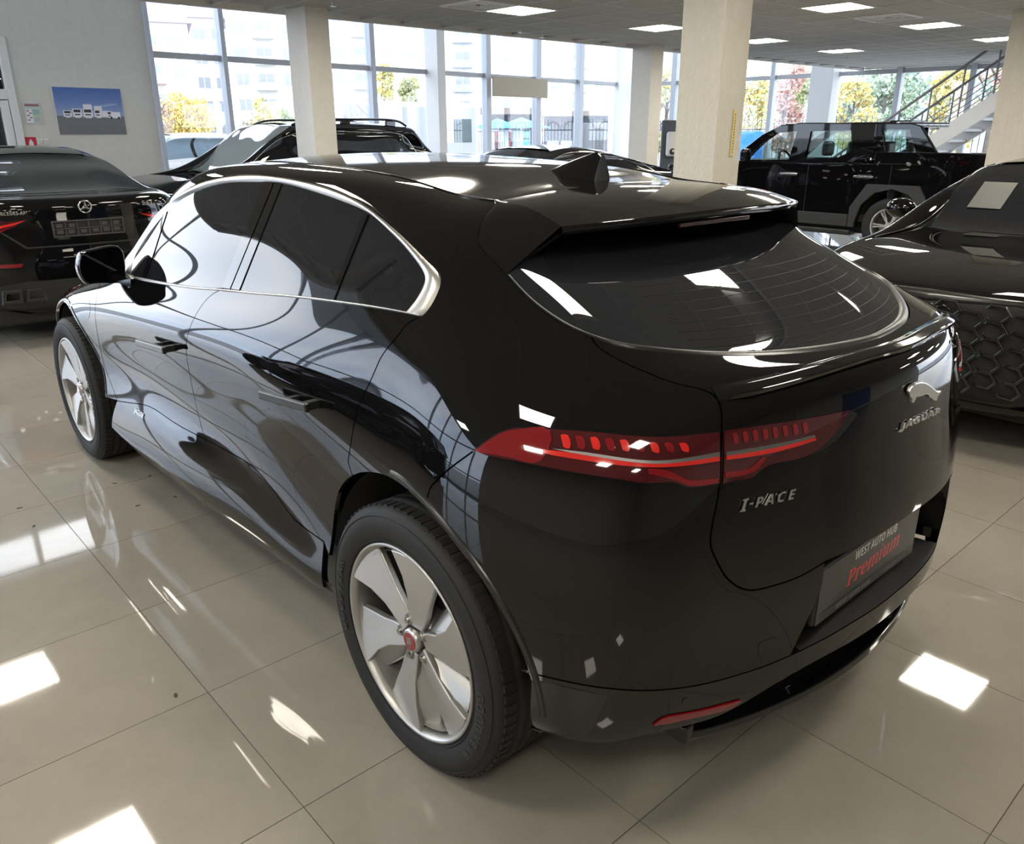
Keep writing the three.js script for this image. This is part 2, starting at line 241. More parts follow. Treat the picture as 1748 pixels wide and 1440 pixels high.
    if (edge > 0) for (let k = 0; k < poly.length; k++) { const A = poly[k], B = poly[(k + 1) % poly.length], q = []; for (const [u, v] of [A, B]) { const p = this.pos(u, v), n = this.nrm(u, v); q.push(p.clone().addScaledVector(n, lift), p.clone().addScaledVector(n, lift - edge)); }
      const e = V3().crossVectors(V3().subVectors(q[2], q[0]), V3().subVectors(q[1], q[0])).normalize(); const s = pos.length / 3; for (const p of q) { pos.push(mirror * -p.x, p.y, p.z); nor.push(mirror * e.x, -e.y, -e.z); uv.push(p.z, p.y); } tri(s, s + 1, s + 2); tri(s + 2, s + 1, s + 3); }
    windings(pos, nor, idx);
    const g = new THREE.BufferGeometry(); g.setAttribute('position', new THREE.Float32BufferAttribute(pos, 3)); g.setAttribute('normal', new THREE.Float32BufferAttribute(nor, 3)); g.setAttribute('uv', new THREE.Float32BufferAttribute(uv, 2)); g.setIndex(idx); return g;
  }
  // a panel that spans both sides
  both(poly, o = {}) { return merge([this.panel(poly, o), this.panel(poly, { ...o, mirror: -1 })]); }
  // raised strip between two (u, v) curves of equal length
  strip(A, B, lift, depth, mirror = 1) { // an arched moulding
    const n = A.length, K = 4, pos = [], idx = [];
    for (let i = 0; i < n; i++) for (let k = 0; k <= K; k++) { const f = k / K, u = A[i][0] + (B[i][0] - A[i][0]) * f, v = A[i][1] + (B[i][1] - A[i][1]) * f, p = this.pos(u, v).addScaledVector(this.nrm(u, v), k === 0 || k === K ? -depth : lift * (0.75 + 0.25 * Math.sin(Math.PI * f))); pos.push(mirror * -p.x, p.y, p.z); }
    for (let i = 0; i < n - 1; i++) for (let k = 0; k < K; k++) { const a = i * (K + 1) + k, b = a + 1, c = a + K + 1, d = c + 1; mirror > 0 ? idx.push(a, c, b, b, c, d) : idx.push(a, b, c, b, d, c); }
    let g = new THREE.BufferGeometry(); g.setAttribute('position', new THREE.Float32BufferAttribute(pos, 3)); g.setIndex(idx); g.computeVertexNormals(); return g;
  }
}
function area2(p) { let s = 0; for (let i = 0; i < p.length; i++) { const a = p[i], b = p[(i + 1) % p.length]; s += a[0] * b[1] - a[1] * b[0]; } return s; }
function densify(p, step) { const r = []; for (let i = 0; i < p.length; i++) { const a = p[i], b = p[(i + 1) % p.length], L = Math.hypot(b[0] - a[0], b[1] - a[1]), n = Math.max(1, Math.ceil(L / step)); if (L < 1e-4) continue; for (let k = 0; k < n; k++) r.push([a[0] + (b[0] - a[0]) * k / n, a[1] + (b[1] - a[1]) * k / n]); } return r; }
function shrink(p, d) { const n = p.length, lines = p.map((a, i) => { const b = p[(i + 1) % n], L = Math.hypot(b[0] - a[0], b[1] - a[1]) || 1; return [-(b[1] - a[1]) / L, (b[0] - a[0]) / L]; }); return p.map((q, i) => { const a = lines[(i + n - 1) % n], b = lines[i]; let x = a[0] + b[0], y = a[1] + b[1]; const k = Math.max(0.35, 1 + a[0] * b[0] + a[1] * b[1]); return [q[0] + x / k * d, q[1] + y / k * d]; }); }
function inside(p, x, y) { let r = false; for (let i = 0, j = p.length - 1; i < p.length; j = i++) { const a = p[i], b = p[j]; if ((a[1] > y) !== (b[1] > y) && x < (b[0] - a[0]) * (y - a[1]) / (b[1] - a[1]) + a[0]) r = !r; } return r; }
function clip(p, k, c, s) { const r = []; for (let i = 0; i < p.length; i++) { const a = p[i], b = p[(i + 1) % p.length], da = (a[k] - c) * s, db = (b[k] - c) * s; if (da >= 0) r.push(a); if ((da > 0 && db < 0) || (da < 0 && db > 0)) { const t = da / (da - db); r.push([a[0] + (b[0] - a[0]) * t, a[1] + (b[1] - a[1]) * t]); } } return r; }
// smooth curve through points (any dimension), n samples per span
function smooth(pts, n = 5) { if (pts.length < 3) return pts; const t = [0]; for (let i = 1; i < pts.length; i++) t.push(t[i - 1] + Math.sqrt(Math.hypot(...pts[i].map((c, k) => c - pts[i - 1][k])) + 1e-6)); const ms = pts[0].map((_, k) => splineCoef(t, pts.map((p) => p[k]))), r = []; for (let i = 0; i < pts.length - 1; i++) for (let s = 0; s < n; s++) { const x = t[i] + (t[i + 1] - t[i]) * s / n; r.push(pts[0].map((_, k) => splineAt(t, pts.map((p) => p[k]), ms[k], x))); } r.push(pts[pts.length - 1]); return r; }
function resample(pts, n) { const L = [0]; for (let i = 1; i < pts.length; i++) L.push(L[i - 1] + Math.hypot(...pts[i].map((c, k) => c - pts[i - 1][k]))); const r = []; let i = 0; for (let s = 0; s <= n; s++) { const x = L[L.length - 1] * s / n; while (i < pts.length - 2 && L[i + 1] < x) i++; const f = (x - L[i]) / (L[i + 1] - L[i] || 1); r.push(pts[i].map((c, k) => c + (pts[i + 1][k] - c) * f)); } return r; }
function windings(pos, nor, idx) { const a = V3(), b = V3(), c = V3(); for (let t = 0; t < idx.length; t += 3) { const [i, j, k] = [idx[t] * 3, idx[t + 1] * 3, idx[t + 2] * 3]; a.set(pos[j] - pos[i], pos[j + 1] - pos[i + 1], pos[j + 2] - pos[i + 2]); b.set(pos[k] - pos[i], pos[k + 1] - pos[i + 1], pos[k + 2] - pos[i + 2]); c.crossVectors(a, b); if (c.x * (nor[i] + nor[j] + nor[k]) + c.y * (nor[i + 1] + nor[j + 1] + nor[k + 1]) + c.z * (nor[i + 2] + nor[j + 2] + nor[k + 2]) < 0) { const s = idx[t + 1]; idx[t + 1] = idx[t + 2]; idx[t + 2] = s; } } }
// ---------- the black electric crossover in the middle ----------
const X0 = 1.90, ZR = -1.495, WB = 2.93;
const NET = [
  [[0, .25, .72], [0, .34, .80], [0, .47, .83], [0, .70, .835], [0, .92, .812], [0, 1.118, .782], [0, 1.16, .62], [0, 1.309, .23], [0, 1.395, -.05], [0, 1.44, -.16]],
  [[.30, .25, .69], [.31, .34, .77], [.31, .47, .80], [.31, .70, .805], [.30, .92, .782], [.29, 1.116, .748], [.27, 1.163, .59], [.25, 1.308, .22], [.2, 1.397, -.05], [.17, 1.44, -.155]],
  [[.56, .25, .61], [.58, .34, .69], [.59, .47, .715], [.59, .70, .72], [.575, .92, .70], [.545, 1.105, .652], [.50, 1.168, .51], [.46, 1.306, .19], [.38, 1.398, -.05], [.32, 1.44, -.15]],
  [[.76, .25, .48], [.80, .33, .56], [.81, .47, .60], [.81, .72, .60], [.78, .93, .575], [.725, 1.075, .53], [.655, 1.178, .39], [.60, 1.301, .15], [.52, 1.40, -.045], [.44, 1.44, -.14]],
  [[.83, .24, .33], [.895, .33, .36], [.915, .47, .36], [.925, .72, .33], [.895, .93, .31], [.82, 1.075, .30], [.735, 1.18, .20], [.655, 1.30, .09], [.57, 1.415, -.06], [.49, 1.445, -.12]],
  [[.82, .24, 0], [.90, .33, 0], [.925, .47, 0], [.935, .72, 0], [.90, .95, 0], [.83, 1.10, 0], [.765, 1.20, -.03], [.70, 1.315, -.10], [.585, 1.43, -.22], [.50, 1.452, -.25]],
  [[.83, .22, -.5], [.895, .30, -.5], [.878, .45, -.5], [.888, .70, -.5], [.908, .93, -.5], [.825, 1.13, -.5], [.75, 1.25, -.5], [.665, 1.385, -.5], [.575, 1.475, -.52], [.49, 1.485, -.53]],
  [[.85, .21, -1], [.895, .30, -1], [.887, .44, -1], [.864, .66, -1], [.905, .92, -1], [.825, 1.10, -1], [.745, 1.25, -1], [.645, 1.42, -1], [.565, 1.495, -1], [.48, 1.508, -1]],
  [[.87, .21, -1.5], [.91, .30, -1.5], [.902, .44, -1.5], [.857, .64, -1.5], [.903, .89, -1.5], [.825, 1.065, -1.5], [.745, 1.23, -1.5], [.64, 1.42, -1.45], [.565, 1.497, -1.4], [.48, 1.512, -1.38]],
  [[.87, .21, -2], [.912, .30, -2], [.904, .44, -2], [.858, .64, -2], [.902, .865, -2], [.82, 1.025, -2], [.75, 1.17, -2.0], [.65, 1.37, -1.92], [.565, 1.475, -1.75], [.47, 1.497, -1.65]],
  [[.86, .22, -2.5], [.915, .30, -2.5], [.905, .45, -2.5], [.888, .65, -2.5], [.90, .845, -2.5], [.80, .985, -2.5], [.735, 1.08, -2.4], [.665, 1.24, -2.22], [.57, 1.41, -1.95], [.46, 1.485, -1.78]],
  [[.82, .24, -2.93], [.90, .33, -2.93], [.92, .47, -2.93], [.93, .70, -2.93], [.875, .85, -2.93], [.74, .945, -2.9], [.66, 1.03, -2.68], [.60, 1.20, -2.33], [.53, 1.41, -1.95], [.42, 1.487, -1.78]],
  [[.74, .24, -3.40], [.80, .33, -3.45], [.82, .47, -3.45], [.80, .68, -3.42], [.74, .81, -3.35], [.60, .90, -3.12], [.50, 1.02, -2.72], [.46, 1.21, -2.31], [.42, 1.42, -1.93], [.36, 1.49, -1.78]],
  [[.42, .24, -3.6], [.45, .33, -3.67], [.46, .47, -3.70], [.45, .66, -3.68], [.42, .78, -3.58], [.36, .89, -3.2], [.30, 1.025, -2.75], [.28, 1.22, -2.31], [.26, 1.43, -1.91], [.24, 1.495, -1.78]],
  [[0, .24, -3.66], [0, .33, -3.73], [0, .47, -3.76], [0, .66, -3.74], [0, .78, -3.63], [0, .895, -3.2], [0, 1.03, -2.76], [0, 1.225, -2.31], [0, 1.435, -1.91], [0, 1.497, -1.78]],
];
const J = thing('electric_crossover', 'glossy black electric crossover with a roof spoiler and silver six-blade wheels', 'car', [X0, 0, ZR]);
J.updateMatrixWorld(true);
const S = new Skin(NET, 420, 160, J.matrixWorld.clone());
const PX = (pts, n = 4) => smooth(pts, n).map((p) => S.pixel(p[0], p[1]));
const TOP = S.NV;
if (globalThis.DEBUG_SKIN) { for (const [n, p] of Object.entries(globalThis.DEBUG_SKIN)) { const q = S.pixel(...p), w = S.pos(...q); console.log(n, p, q.map((x) => x.toFixed(1)), w.toArray().map((x) => x.toFixed(3)).join(' ')); } }
const doorSeam = PX([[379, 494], [360, 504], [338, 531], [322, 566], [318, 598], [325, 645], [338, 706], [350, 748]]);           // front / rear door
const sillSeam = PX([[352, 750], [353, 764], [352, 792], [362, 826]], 3);
const quarterSeam = PX([[718, 540], [694, 554], [680, 572], [654, 604], [640, 633], [625, 665], [610, 700], [600, 750], [594, 788]]);
const fenderSeam = PX([[172, 478], [169, 493], [163, 524], [164, 553], [169, 584], [178, 622], [189, 653], [200, 683]]);
const doorBottomF = PX([[200, 684], [228, 688], [256, 694], [296, 720], [350, 749]]);
const doorBottomR = PX([[352, 750], [400, 776], [437, 801], [480, 856], [505, 888], [553, 924]]);
const beltF = PX([[172, 478], [205, 470], [240, 477], [277, 484], [342, 493], [379, 494]]);
const beltR = PX([[379, 496], [421, 500], [493, 506], [561, 514], [628, 523], [689, 533], [718, 540]]);
const circle = (zc, r, a0, a1, yc = .372, n = 28) => Array.from({ length: n + 1 }, (_, k) => { const a = (a0 + (a1 - a0) * k / n) * Math.PI / 180; return S.side(zc + Math.cos(a) * r, yc + Math.sin(a) * r); });
const mid2 = (a, b, f = 0.5) => [a[0] + (b[0] - a[0]) * f, a[1] + (b[1] - a[1]) * f];
const angleOf = (uv, zc, yc = .372) => { const p = S.pos(...uv); return Math.atan2(p.y - yc, p.z - zc) * 180 / Math.PI; };
const GAP = 0.17; // half a shut line, in net cells (about 15 mm each)
function pair(name, poly, mat, o, parent = J, label) { mesh(name, S.panel(poly, o), mat, parent, label); mesh(name, S.panel(poly, { ...o, mirror: -1 }), mat, parent, label); }

// --- seams traced on the skin ---
const RA = .452, FA = .445;                                            // wheel-arch radii
const bumperSeam = PX([[735, 831], [760, 806], [784, 787], [809, 769]]);
const lensLine = PX([[809, 769], [900, 765], [1000, 775], [1110, 785], [1229, 780]]);
const hatchSide = PX([[1009, 574], [1018, 589], [1044, 607], [1073, 622], [1110, 638], [1157, 655], [1196, 664], [1222, 678], [1231, 700], [1232, 727], [1230, 780], [1228, 830], [1220, 875], [1213, 915], [1214, 935], [1221, 952], [1236, 980], [1256, 999], [1280, 1007], [1318, 1000], [1364, 984], [1409, 958]]);
const hatchUpper = hatchSide.slice(0, 41);                             // down to the lens
const glassSide = PX([[849, 346], [828, 369], [817, 402], [820, 420], [835, 437], [864, 468], [901, 508], [937, 537], [974, 559], [1009, 574]]);
const aTop = (S.tu[10] * 0.5 + S.tu[11] * 0.5);
const dloOuter = PX([[207, 470], [215, 430], [245, 394], [277, 359], [313, 327], [349, 309], [385, 300], [421, 297], [468, 300], [526, 309], [584, 328], [628, 353], [672, 388], [701, 414], [730, 443], [748, 462], [752, 478], [745, 502], [730, 528], [718, 540]]);
const dloInner = PX([[222, 468], [230, 434], [251, 399], [281, 365], [314, 336], [350, 320], [386, 312], [421, 310], [470, 311], [526, 324], [584, 344], [628, 364], [657, 388], [686, 417], [709, 446], [722, 469], [721, 484], [707, 510], [690, 531]]);
const bumperLine = PX([[889, 1144], [950, 1159], [1005, 1170], [1043, 1175], [1087, 1178], [1142, 1176], [1197, 1168], [1252, 1154], [1320, 1131], [1409, 1089], [1455, 1062]]);
const bl0 = bumperLine[bumperLine.length - 1]; bumperLine.push([0, bl0[1] + 0.3]);
const skirtLow = PX([[906, 1243], [936, 1251], [977, 1262], [1032, 1267], [1087, 1258], [1138, 1246], [1190, 1234], [1240, 1216], [1290, 1188], [1318, 1171], [1364, 1144], [1432, 1107]]).filter((q) => q[1] > 6);
const glassLow = PX([[1012, 571], [1055, 582], [1100, 589], [1200, 597], [1300, 597], [1400, 588], [1455, 578]]);
const gl0 = glassLow[glassLow.length - 1]; glassLow.push([0, gl0[1] - 0.4]);
const hatchTop = PX([[1009, 575], [1055, 590], [1100, 597], [1200, 606], [1300, 606], [1400, 598], [1455, 588]]);
const ht0 = hatchTop[hatchTop.length - 1]; hatchTop.push([0, ht0[1] - 0.4]);
const recessSide = PX([[1409, 958], [1402, 1005], [1385, 1045], [1350, 1118]]);
const hatchLowV = hatchSide[hatchSide.length - 1][1];

// --- painted panels ---
{
  const aR0 = angleOf(quarterSeam[quarterSeam.length - 1], 0), aR1 = angleOf(bumperSeam[0], 0), aB = angleOf(bumperLine[0], 0);
  const quarter = [...quarterSeam, ...circle(0, RA, aR0, aR1), ...bumperSeam, ...lensLine, ...hatchUpper.slice().reverse(), ...glassSide.slice().reverse(), [glassSide[0][0], TOP], [aTop, TOP], S.pixel(204, 474), ...dloOuter];
  pair('quarter_panel', quarter, M.paint, { inset: GAP });
  const rearDoor = [...doorSeam, ...doorBottomR, ...circle(0, RA, 180 - 6, aR0), ...quarterSeam.slice().reverse(), ...beltR.slice().reverse()];
  pair('rear_door', rearDoor, M.paint, { inset: GAP });
  const frontDoor = [...fenderSeam, ...doorBottomF, ...doorSeam.slice().reverse(), ...beltF.slice().reverse()];
  pair('front_door', frontDoor, M.paint, { inset: GAP });
  // front wing: from the arch to the bonnet line, out to the nose
  const wing = [...fenderSeam.slice().reverse(), [S.tu[11], S.tv[5]], [S.tu[12], S.tv[4]], [S.tu[12], S.tv[2]], ...circle(-WB, FA, 150, -5).reverse().slice(8).reverse()];
  const fa0 = angleOf(fenderSeam[fenderSeam.length - 1], -WB);
  const wing2 = [S.pixel(172, 478), [S.tu[11] - 4, S.tv[5]], [S.tu[12], S.tv[5] - 4], [S.tu[12] - 2, S.tv[2]], ...circle(-WB, FA, 165, fa0), ...fenderSeam.slice().reverse()];
  pair('front_wing', wing2, M.paint, { inset: GAP });
  const nose = [[S.tu[12] - 2, S.tv[0]], [S.tu[12] - 2, S.tv[2]], [S.tu[12], S.tv[5] - 4], [S.NU, S.tv[5] - 4], [S.NU, S.tv[0]]];
  mesh('front_bumper', S.both(nose, { inset: 0.02 }), M.paint, J);
  const noseSide = [S.side(-WB - FA - .002, .40), [S.tu[12] - 2, S.tv[2]], [S.tu[12] - 2, 0], S.side(-WB - .40, .26)];
  pair('front_bumper_corner', noseSide, M.paint, { inset: 0.02 });
  const bonnet = [[S.tu[11] - 4, S.tv[5]], [S.tu[12], S.tv[5] - 4], [S.NU, S.tv[5] - 4], [S.NU, S.tv[6] - 2], [S.tu[12], S.tv[6] - 2], [S.tu[11], S.tv[6] - 4], S.pixel(204, 474), S.pixel(172, 478)];
  mesh('bonnet', S.both(bonnet, { inset: 0.03 }), M.paint, J);
  const screen = [[S.NU, S.tv[6] - 1], [S.tu[12], S.tv[6] - 1], [S.tu[11], S.tv[6] - 3], [S.tu[10] + 3, S.tv[6]], [aTop + 1, TOP], [S.NU, TOP]];
  mesh('windscreen', S.both(screen, { inset: 0.02, lift: -0.004 }), M.tint, J);
  // sill
  const frontSill0 = S.pixel(200, 684), sl = [...doorBottomF, ...doorBottomR.slice(1), S.side(-RA - .03, .30), S.side(-.62, .225), S.side(-1.4, .215), S.side(-2.3, .215), S.side(-WB + FA + .02, .26), frontSill0];
  pair('sill_panel', sl, M.paint, { inset: GAP, edge: 0.02 });
  // tailgate
  const gate = [...hatchSide, [0, hatchLowV + 1.2], [0, hatchTop[hatchTop.length - 1][1]], ...hatchTop.slice().reverse()];
  mesh('tailgate', S.both(gate, { inset: GAP, edge: 0.085 }), M.paint, J);
  // rear bumper
  const hatchLow = hatchSide.slice(41), rl = recessSide;
  const bumper = [...bumperSeam, ...lensLine, ...hatchLow, ...rl.slice(1), ...bumperLine.slice(0, bumperLine.findIndex((p) => p[0] < rl[rl.length - 1][0])).reverse(), ...circle(0, RA, aB, aR1)];
  pair('rear_bumper', bumper, M.paint, { inset: GAP, edge: 0.085 });
  const skirt = [...bumperLine, [0, skirtLow[skirtLow.length - 1][1]], ...skirtLow.slice().reverse(), ...circle(0, RA, angleOf(skirtLow[0], 0), aB, .372, 8)];
  mesh('bumper_skirt', S.both(skirt, { inset: GAP, edge: 0.02 }), M.gloss, J);
  const recess = [...rl, ...bumperLine.slice(bumperLine.findIndex((p) => p[0] < rl[rl.length - 1][0])), [0, hatchLowV + 6], [hatchLow[hatchLow.length - 1][0] + 4, hatchLowV + 6]];
  { const led = resample(bumperLine.slice(bumperLine.findIndex((p) => p[0] < rl[rl.length - 1][0])), 30); for (const s of [1, -1]) mesh('recess_ledge', gridGeo((a, b) => { const [u, v] = led[Math.round(a * 30)], p = S.pos(u, v).addScaledVector(S.nrm(u, v), -.002 - .085 * b); return [-s * p.x, p.y, p.z]; }, 30, 2), M.plastic, J); }
  mesh('plate_recess', S.both(recess, { lift: -0.075, edge: 0 }), M.plastic, J);
}
// --- glass house ---
{
  const n = dloInner.length, A = resample(dloOuter, 150), B = resample(dloInner, 150);
  for (const m of [1, -1]) mesh('window_surround', S.strip(A, B, 0.006, 0.006, m), M.satinChrome, J, 'satin silver window surround');
  const beltLow = PX([[207, 473], [240, 479], [277, 486], [342, 495], [379, 497], [421, 502], [493, 508], [561, 516], [628, 525], [689, 535], [718, 541]]), beltUp = PX([[207, 468], [240, 473], [277, 480], [342, 489], [379, 492], [421, 496], [493, 502], [561, 510], [628, 519], [690, 530], [718, 537]]);
  for (const m of [1, -1]) mesh('belt_moulding', S.strip(resample(beltUp, 90), resample(beltLow, 90), 0.004, 0.004, m), M.satinChrome, J);
  const cut = (a, b) => { // window between two slanting lines of pixels, bounded by the inner surround and the belt
    const L = PX([a[0], a[1]], 8), R = PX([b[0], b[1]], 8); return { L, R };
  };
  const line = (p, q, k = 12) => Array.from({ length: k + 1 }, (_, i) => S.pixel(p[0] + (q[0] - p[0]) * i / k, p[1] + (q[1] - p[1]) * i / k));
  const top = [[222, 468], [230, 434], [251, 399], [281, 365], [314, 336], [350, 320], [386, 312], [421, 310], [470, 311], [526, 324], [584, 344], [628, 364], [657, 388], [686, 417], [709, 446], [722, 469], [721, 484], [707, 510], [690, 531]];
  const glass = (name, tp, bt, mat, lift) => pair(name, [...PX(tp, 4), ...line(tp[tp.length - 1], bt[0], 8), ...PX(bt, 4), ...line(bt[bt.length - 1], tp[0], 8)], mat, { lift, edge: 0.006, inset: 0.05 });
  glass('front_quarter_light', [[222, 470], [230, 434], [251, 399], [278, 366]], [[241, 474], [222, 470]], M.tint, -0.003);
  glass('window_bar', [[278, 366], [285, 360]], [[248, 476], [241, 474]], M.gloss, 0.0);
  glass('front_side_glass', [[285, 360], [314, 336], [350, 320], [386, 312], [421, 310], [450, 310]], [[378, 491], [342, 490], [277, 481], [248, 476]], M.tint, -0.003);
  glass('door_pillar', [[450, 310], [467, 311]], [[392, 493], [378, 491]], M.gloss, 0.0);
  glass('door_pillar', [[469, 311], [481, 313]], [[408, 495], [394, 493]], M.gloss, 0.0);
  glass('rear_side_glass', [[481, 313], [526, 324], [584, 344], [622, 361]], [[562, 511], [493, 503], [421, 497], [408, 495]], M.tint, -0.003);
  glass('window_bar', [[622, 361], [629, 365]], [[570, 512], [562, 511]], M.gloss, 0.001);
  glass('rear_quarter_light', [[629, 365], [657, 388], [686, 417], [709, 446], [722, 469], [721, 484], [707, 510], [690, 531]], [[690, 531], [628, 520], [570, 512]], M.tint, -0.003);
  // rear glass under the spoiler
  const gs = PX([[858, 452], [873, 470], [907, 506], [941, 533], [977, 555], [1012, 571]]);
  const gtop = S.tv[8] + 1;
  mesh('rear_window', S.both([...gs, ...glassLow.slice(1), [0, gtop], [gs[0][0], gtop]], { lift: -0.002, edge: 0.006 }), M.tint, J);
  const rimO = resample([...glassSide.slice(20), ...hatchTop.slice(1)], 120), rimI = resample([...gs.slice(4), ...glassLow.slice(1)], 120);
  for (const m of [1, -1]) mesh('rear_window_rim', S.strip(rimO, rimI, 0.003, 0.004, m), M.satin, J);
  for (let k = 0; k < 9; k++) { const v = glassLow[glassLow.length - 1][1] + 3.2 + k * 2.6, uE = 44 - k * 0.4; const A2 = [], B2 = []; for (let i = 0; i <= 20; i++) { A2.push([uE * i / 20, v]); B2.push([uE * i / 20, v + 0.05]); } mesh('heating_wire', merge([S.strip(A2, B2, -0.0012, 0.003), S.strip(A2, B2, -0.0012, 0.003, -1)]), std(col(.012, .011, .009), .4), J); }
}
// --- roof skin ---
const roofEdge = (u) => S.pos(u, TOP);
{
  const pos = [], idx = [], n = 60, m = 24, ua = S.tu[4], ub = S.tu[10] - 0.5;
  for (let i = 0; i <= n; i++) { const e = roofEdge(ua + (ub - ua) * i / n); for (let k = 0; k <= m; k++) { const f = -1 + 2 * k / m; pos.push(e.x * f, e.y + 0.024 * (1 - f * f), e.z); } }
  for (let i = 0; i < n; i++) for (let k = 0; k < m; k++) { const a = i * (m + 1) + k, b = a + 1, c = a + m + 1, d = c + 1; idx.push(a, b, c, b, d, c); }
  const g = new THREE.BufferGeometry(); g.setAttribute('position', new THREE.Float32BufferAttribute(pos, 3)); g.setIndex(idx); g.computeVertexNormals(); if (g.attributes.normal.getY(400) < 0) { idx.reverse(); g.setIndex(idx); g.computeVertexNormals(); }
  mesh('roof_glass', g, M.gloss, J);
  const A = [], B = []; for (let i = 0; i <= 80; i++) { const u = ua + (ub - ua) * i / 80; A.push([u, TOP]); B.push([u, TOP - 1.1]); }
  for (const s of [1, -1]) mesh('roof_rail_strip', S.strip(A, B, 0.003, 0.004, s), M.gloss, J);
}
// --- spoiler ---
function gridGeo(f, n, m) { const pos = [], idx = []; for (let i = 0; i <= n; i++) for (let k = 0; k <= m; k++) pos.push(...f(i / n, k / m)); for (let i = 0; i < n; i++) for (let k = 0; k < m; k++) { const a = i * (m + 1) + k, b = a + 1, c = a + m + 1, d = c + 1; idx.push(a, c, b, b, c, d); } const g = new THREE.BufferGeometry(); g.setAttribute('position', new THREE.Float32BufferAttribute(pos, 3)); g.setIndex(idx); g.computeVertexNormals(); return g; }
{
  const fe = roofEdge(S.tu[4]), tipL = .53, tipY = 1.405, tipZ = .145;
  const front = (s) => V3(fe.x * s, fe.y + 0.024 * (1 - s * s), fe.z), trail = (s) => V3(tipL * s, tipY + .014 * (1 - s * s), tipZ + .085 * (1 - Math.pow(Math.abs(s), 2.6)));
  const topF = (a, b) => { const s = a * 2 - 1, p = front(s).lerp(trail(s), b); p.y += 0.012 * Math.sin(Math.PI * b) ; return [p.x, p.y, p.z]; };
  const under = (a, b) => { const s = a * 2 - 1, p = trail(s), q = V3(.50 * s, 1.375, -.02); p.y -= 0.02; p.lerp(q, b); return [p.x, p.y, p.z]; };
  const lip = (a, b) => { const p = trail(a * 2 - 1); return [p.x, p.y - 0.02 * b, p.z + 0.004 * Math.sin(Math.PI * b)]; };
  const sp = mesh('roof_spoiler', gridGeo(topF, 40, 12), M.gloss, J, 'gloss black roof spoiler over the rear window');
  mesh('spoiler_edge', gridGeo(lip, 40, 4), M.gloss, sp);
  mesh('spoiler_underside', gridGeo(under, 40, 6), M.plastic, sp);
  const low = resample(glassSide.slice(0, 21), 24).map(([u, v]) => S.pos(u, v)), up = (f) => { const q = front(1).lerp(trail(1), f); q.y += 0.012 * Math.sin(Math.PI * f); return q; };
  for (const s of [1, -1]) {
    const face = gridGeo((a, b) => { const p = low[Math.round(a * 24)].clone().lerp(up(a), b); p.addScaledVector(V3(1, .4, 0).normalize(), 0.012 * Math.sin(Math.PI * b) * (1 - a)); return [-p.x * s, p.y, p.z]; }, 24, 6);
    mesh('spoiler_wing', face, M.gloss, sp);
    const back = gridGeo((a, b) => { const p = low[24].clone().lerp(trail(1).add(V3(0, -.02, 0)), a), q = V3(.47, 1.375, 0); p.lerp(q, b); return [-p.x * s, p.y, p.z]; }, 6, 4);
    mesh('spoiler_wing_inside', back, M.plastic, sp);
  }
  mesh('brake_lamp', rbox(-.16, .16, 1.378, 1.392, .196, .212, .004), M.redDeep, sp);
  // aerial fin
  const fin = gridGeo((a, b) => { const z = -.47 + .26 * a, w = .048 * Math.sin(Math.PI * Math.min(1, .12 + a * .62)) * (1 - 0.0 * a), hgt = .112 * Math.pow(a, .8) * (a > .93 ? 1 - (a - .93) * 2 : 1), t = b * 2 - 1, e = 1 - Math.pow(Math.abs(t), 2.2); return [w * t * (1 - .55 * e * .6), 1.463 - .10 * (z + .3) + hgt * Math.pow(e, .75) - .006, z]; }, 24, 24);
  const f = mesh('aerial_fin', fin, M.paint, J);
  mesh('fin_back', gridGeo((a, b) => { const t = b * 2 - 1, e = 1 - Math.pow(Math.abs(t), 2.2); return [.040 * t * (1 - .33 * e), 1.450 + .097 * Math.pow(e, .75) * a, -.209 + .002 * a]; }, 6, 16), M.plastic, f);
}
// --- ducktail lip on the tailgate ---
{
  const c = PX([[1222, 677], [1290, 662], [1340, 649], [1390, 634], [1440, 619], [1490, 604]]); c.push([0, c[c.length - 1][1] - .6]);
  const k = resample(c, 40), lip = (s) => gridGeo((a, b) => { const [u, v] = k[Math.round(a * 40)], e = Math.min(1, a * 8 + .15), P = [S.pos(u, v + 3.4).addScaledVector(S.nrm(u, v + 3.4), .001), S.pos(u, v + 1.2).addScaledVector(S.nrm(u, v + 1.2), .010 * e), S.pos(u, v).add(V3(0, .006 * e, .024 * e)), S.pos(u, v - .7).add(V3(0, -.004, .016 * e)), S.pos(u, v - 1.3).addScaledVector(S.nrm(u, v - 1.3), .001)], x = b * 4, i = Math.min(3, Math.floor(x)), p = P[i].lerp(P[i + 1], x - i); return [-p.x * s, p.y, p.z]; }, 40, 16);
  mesh('tail_lip', merge([lip(1), lip(-1)]), M.gloss, J);
}
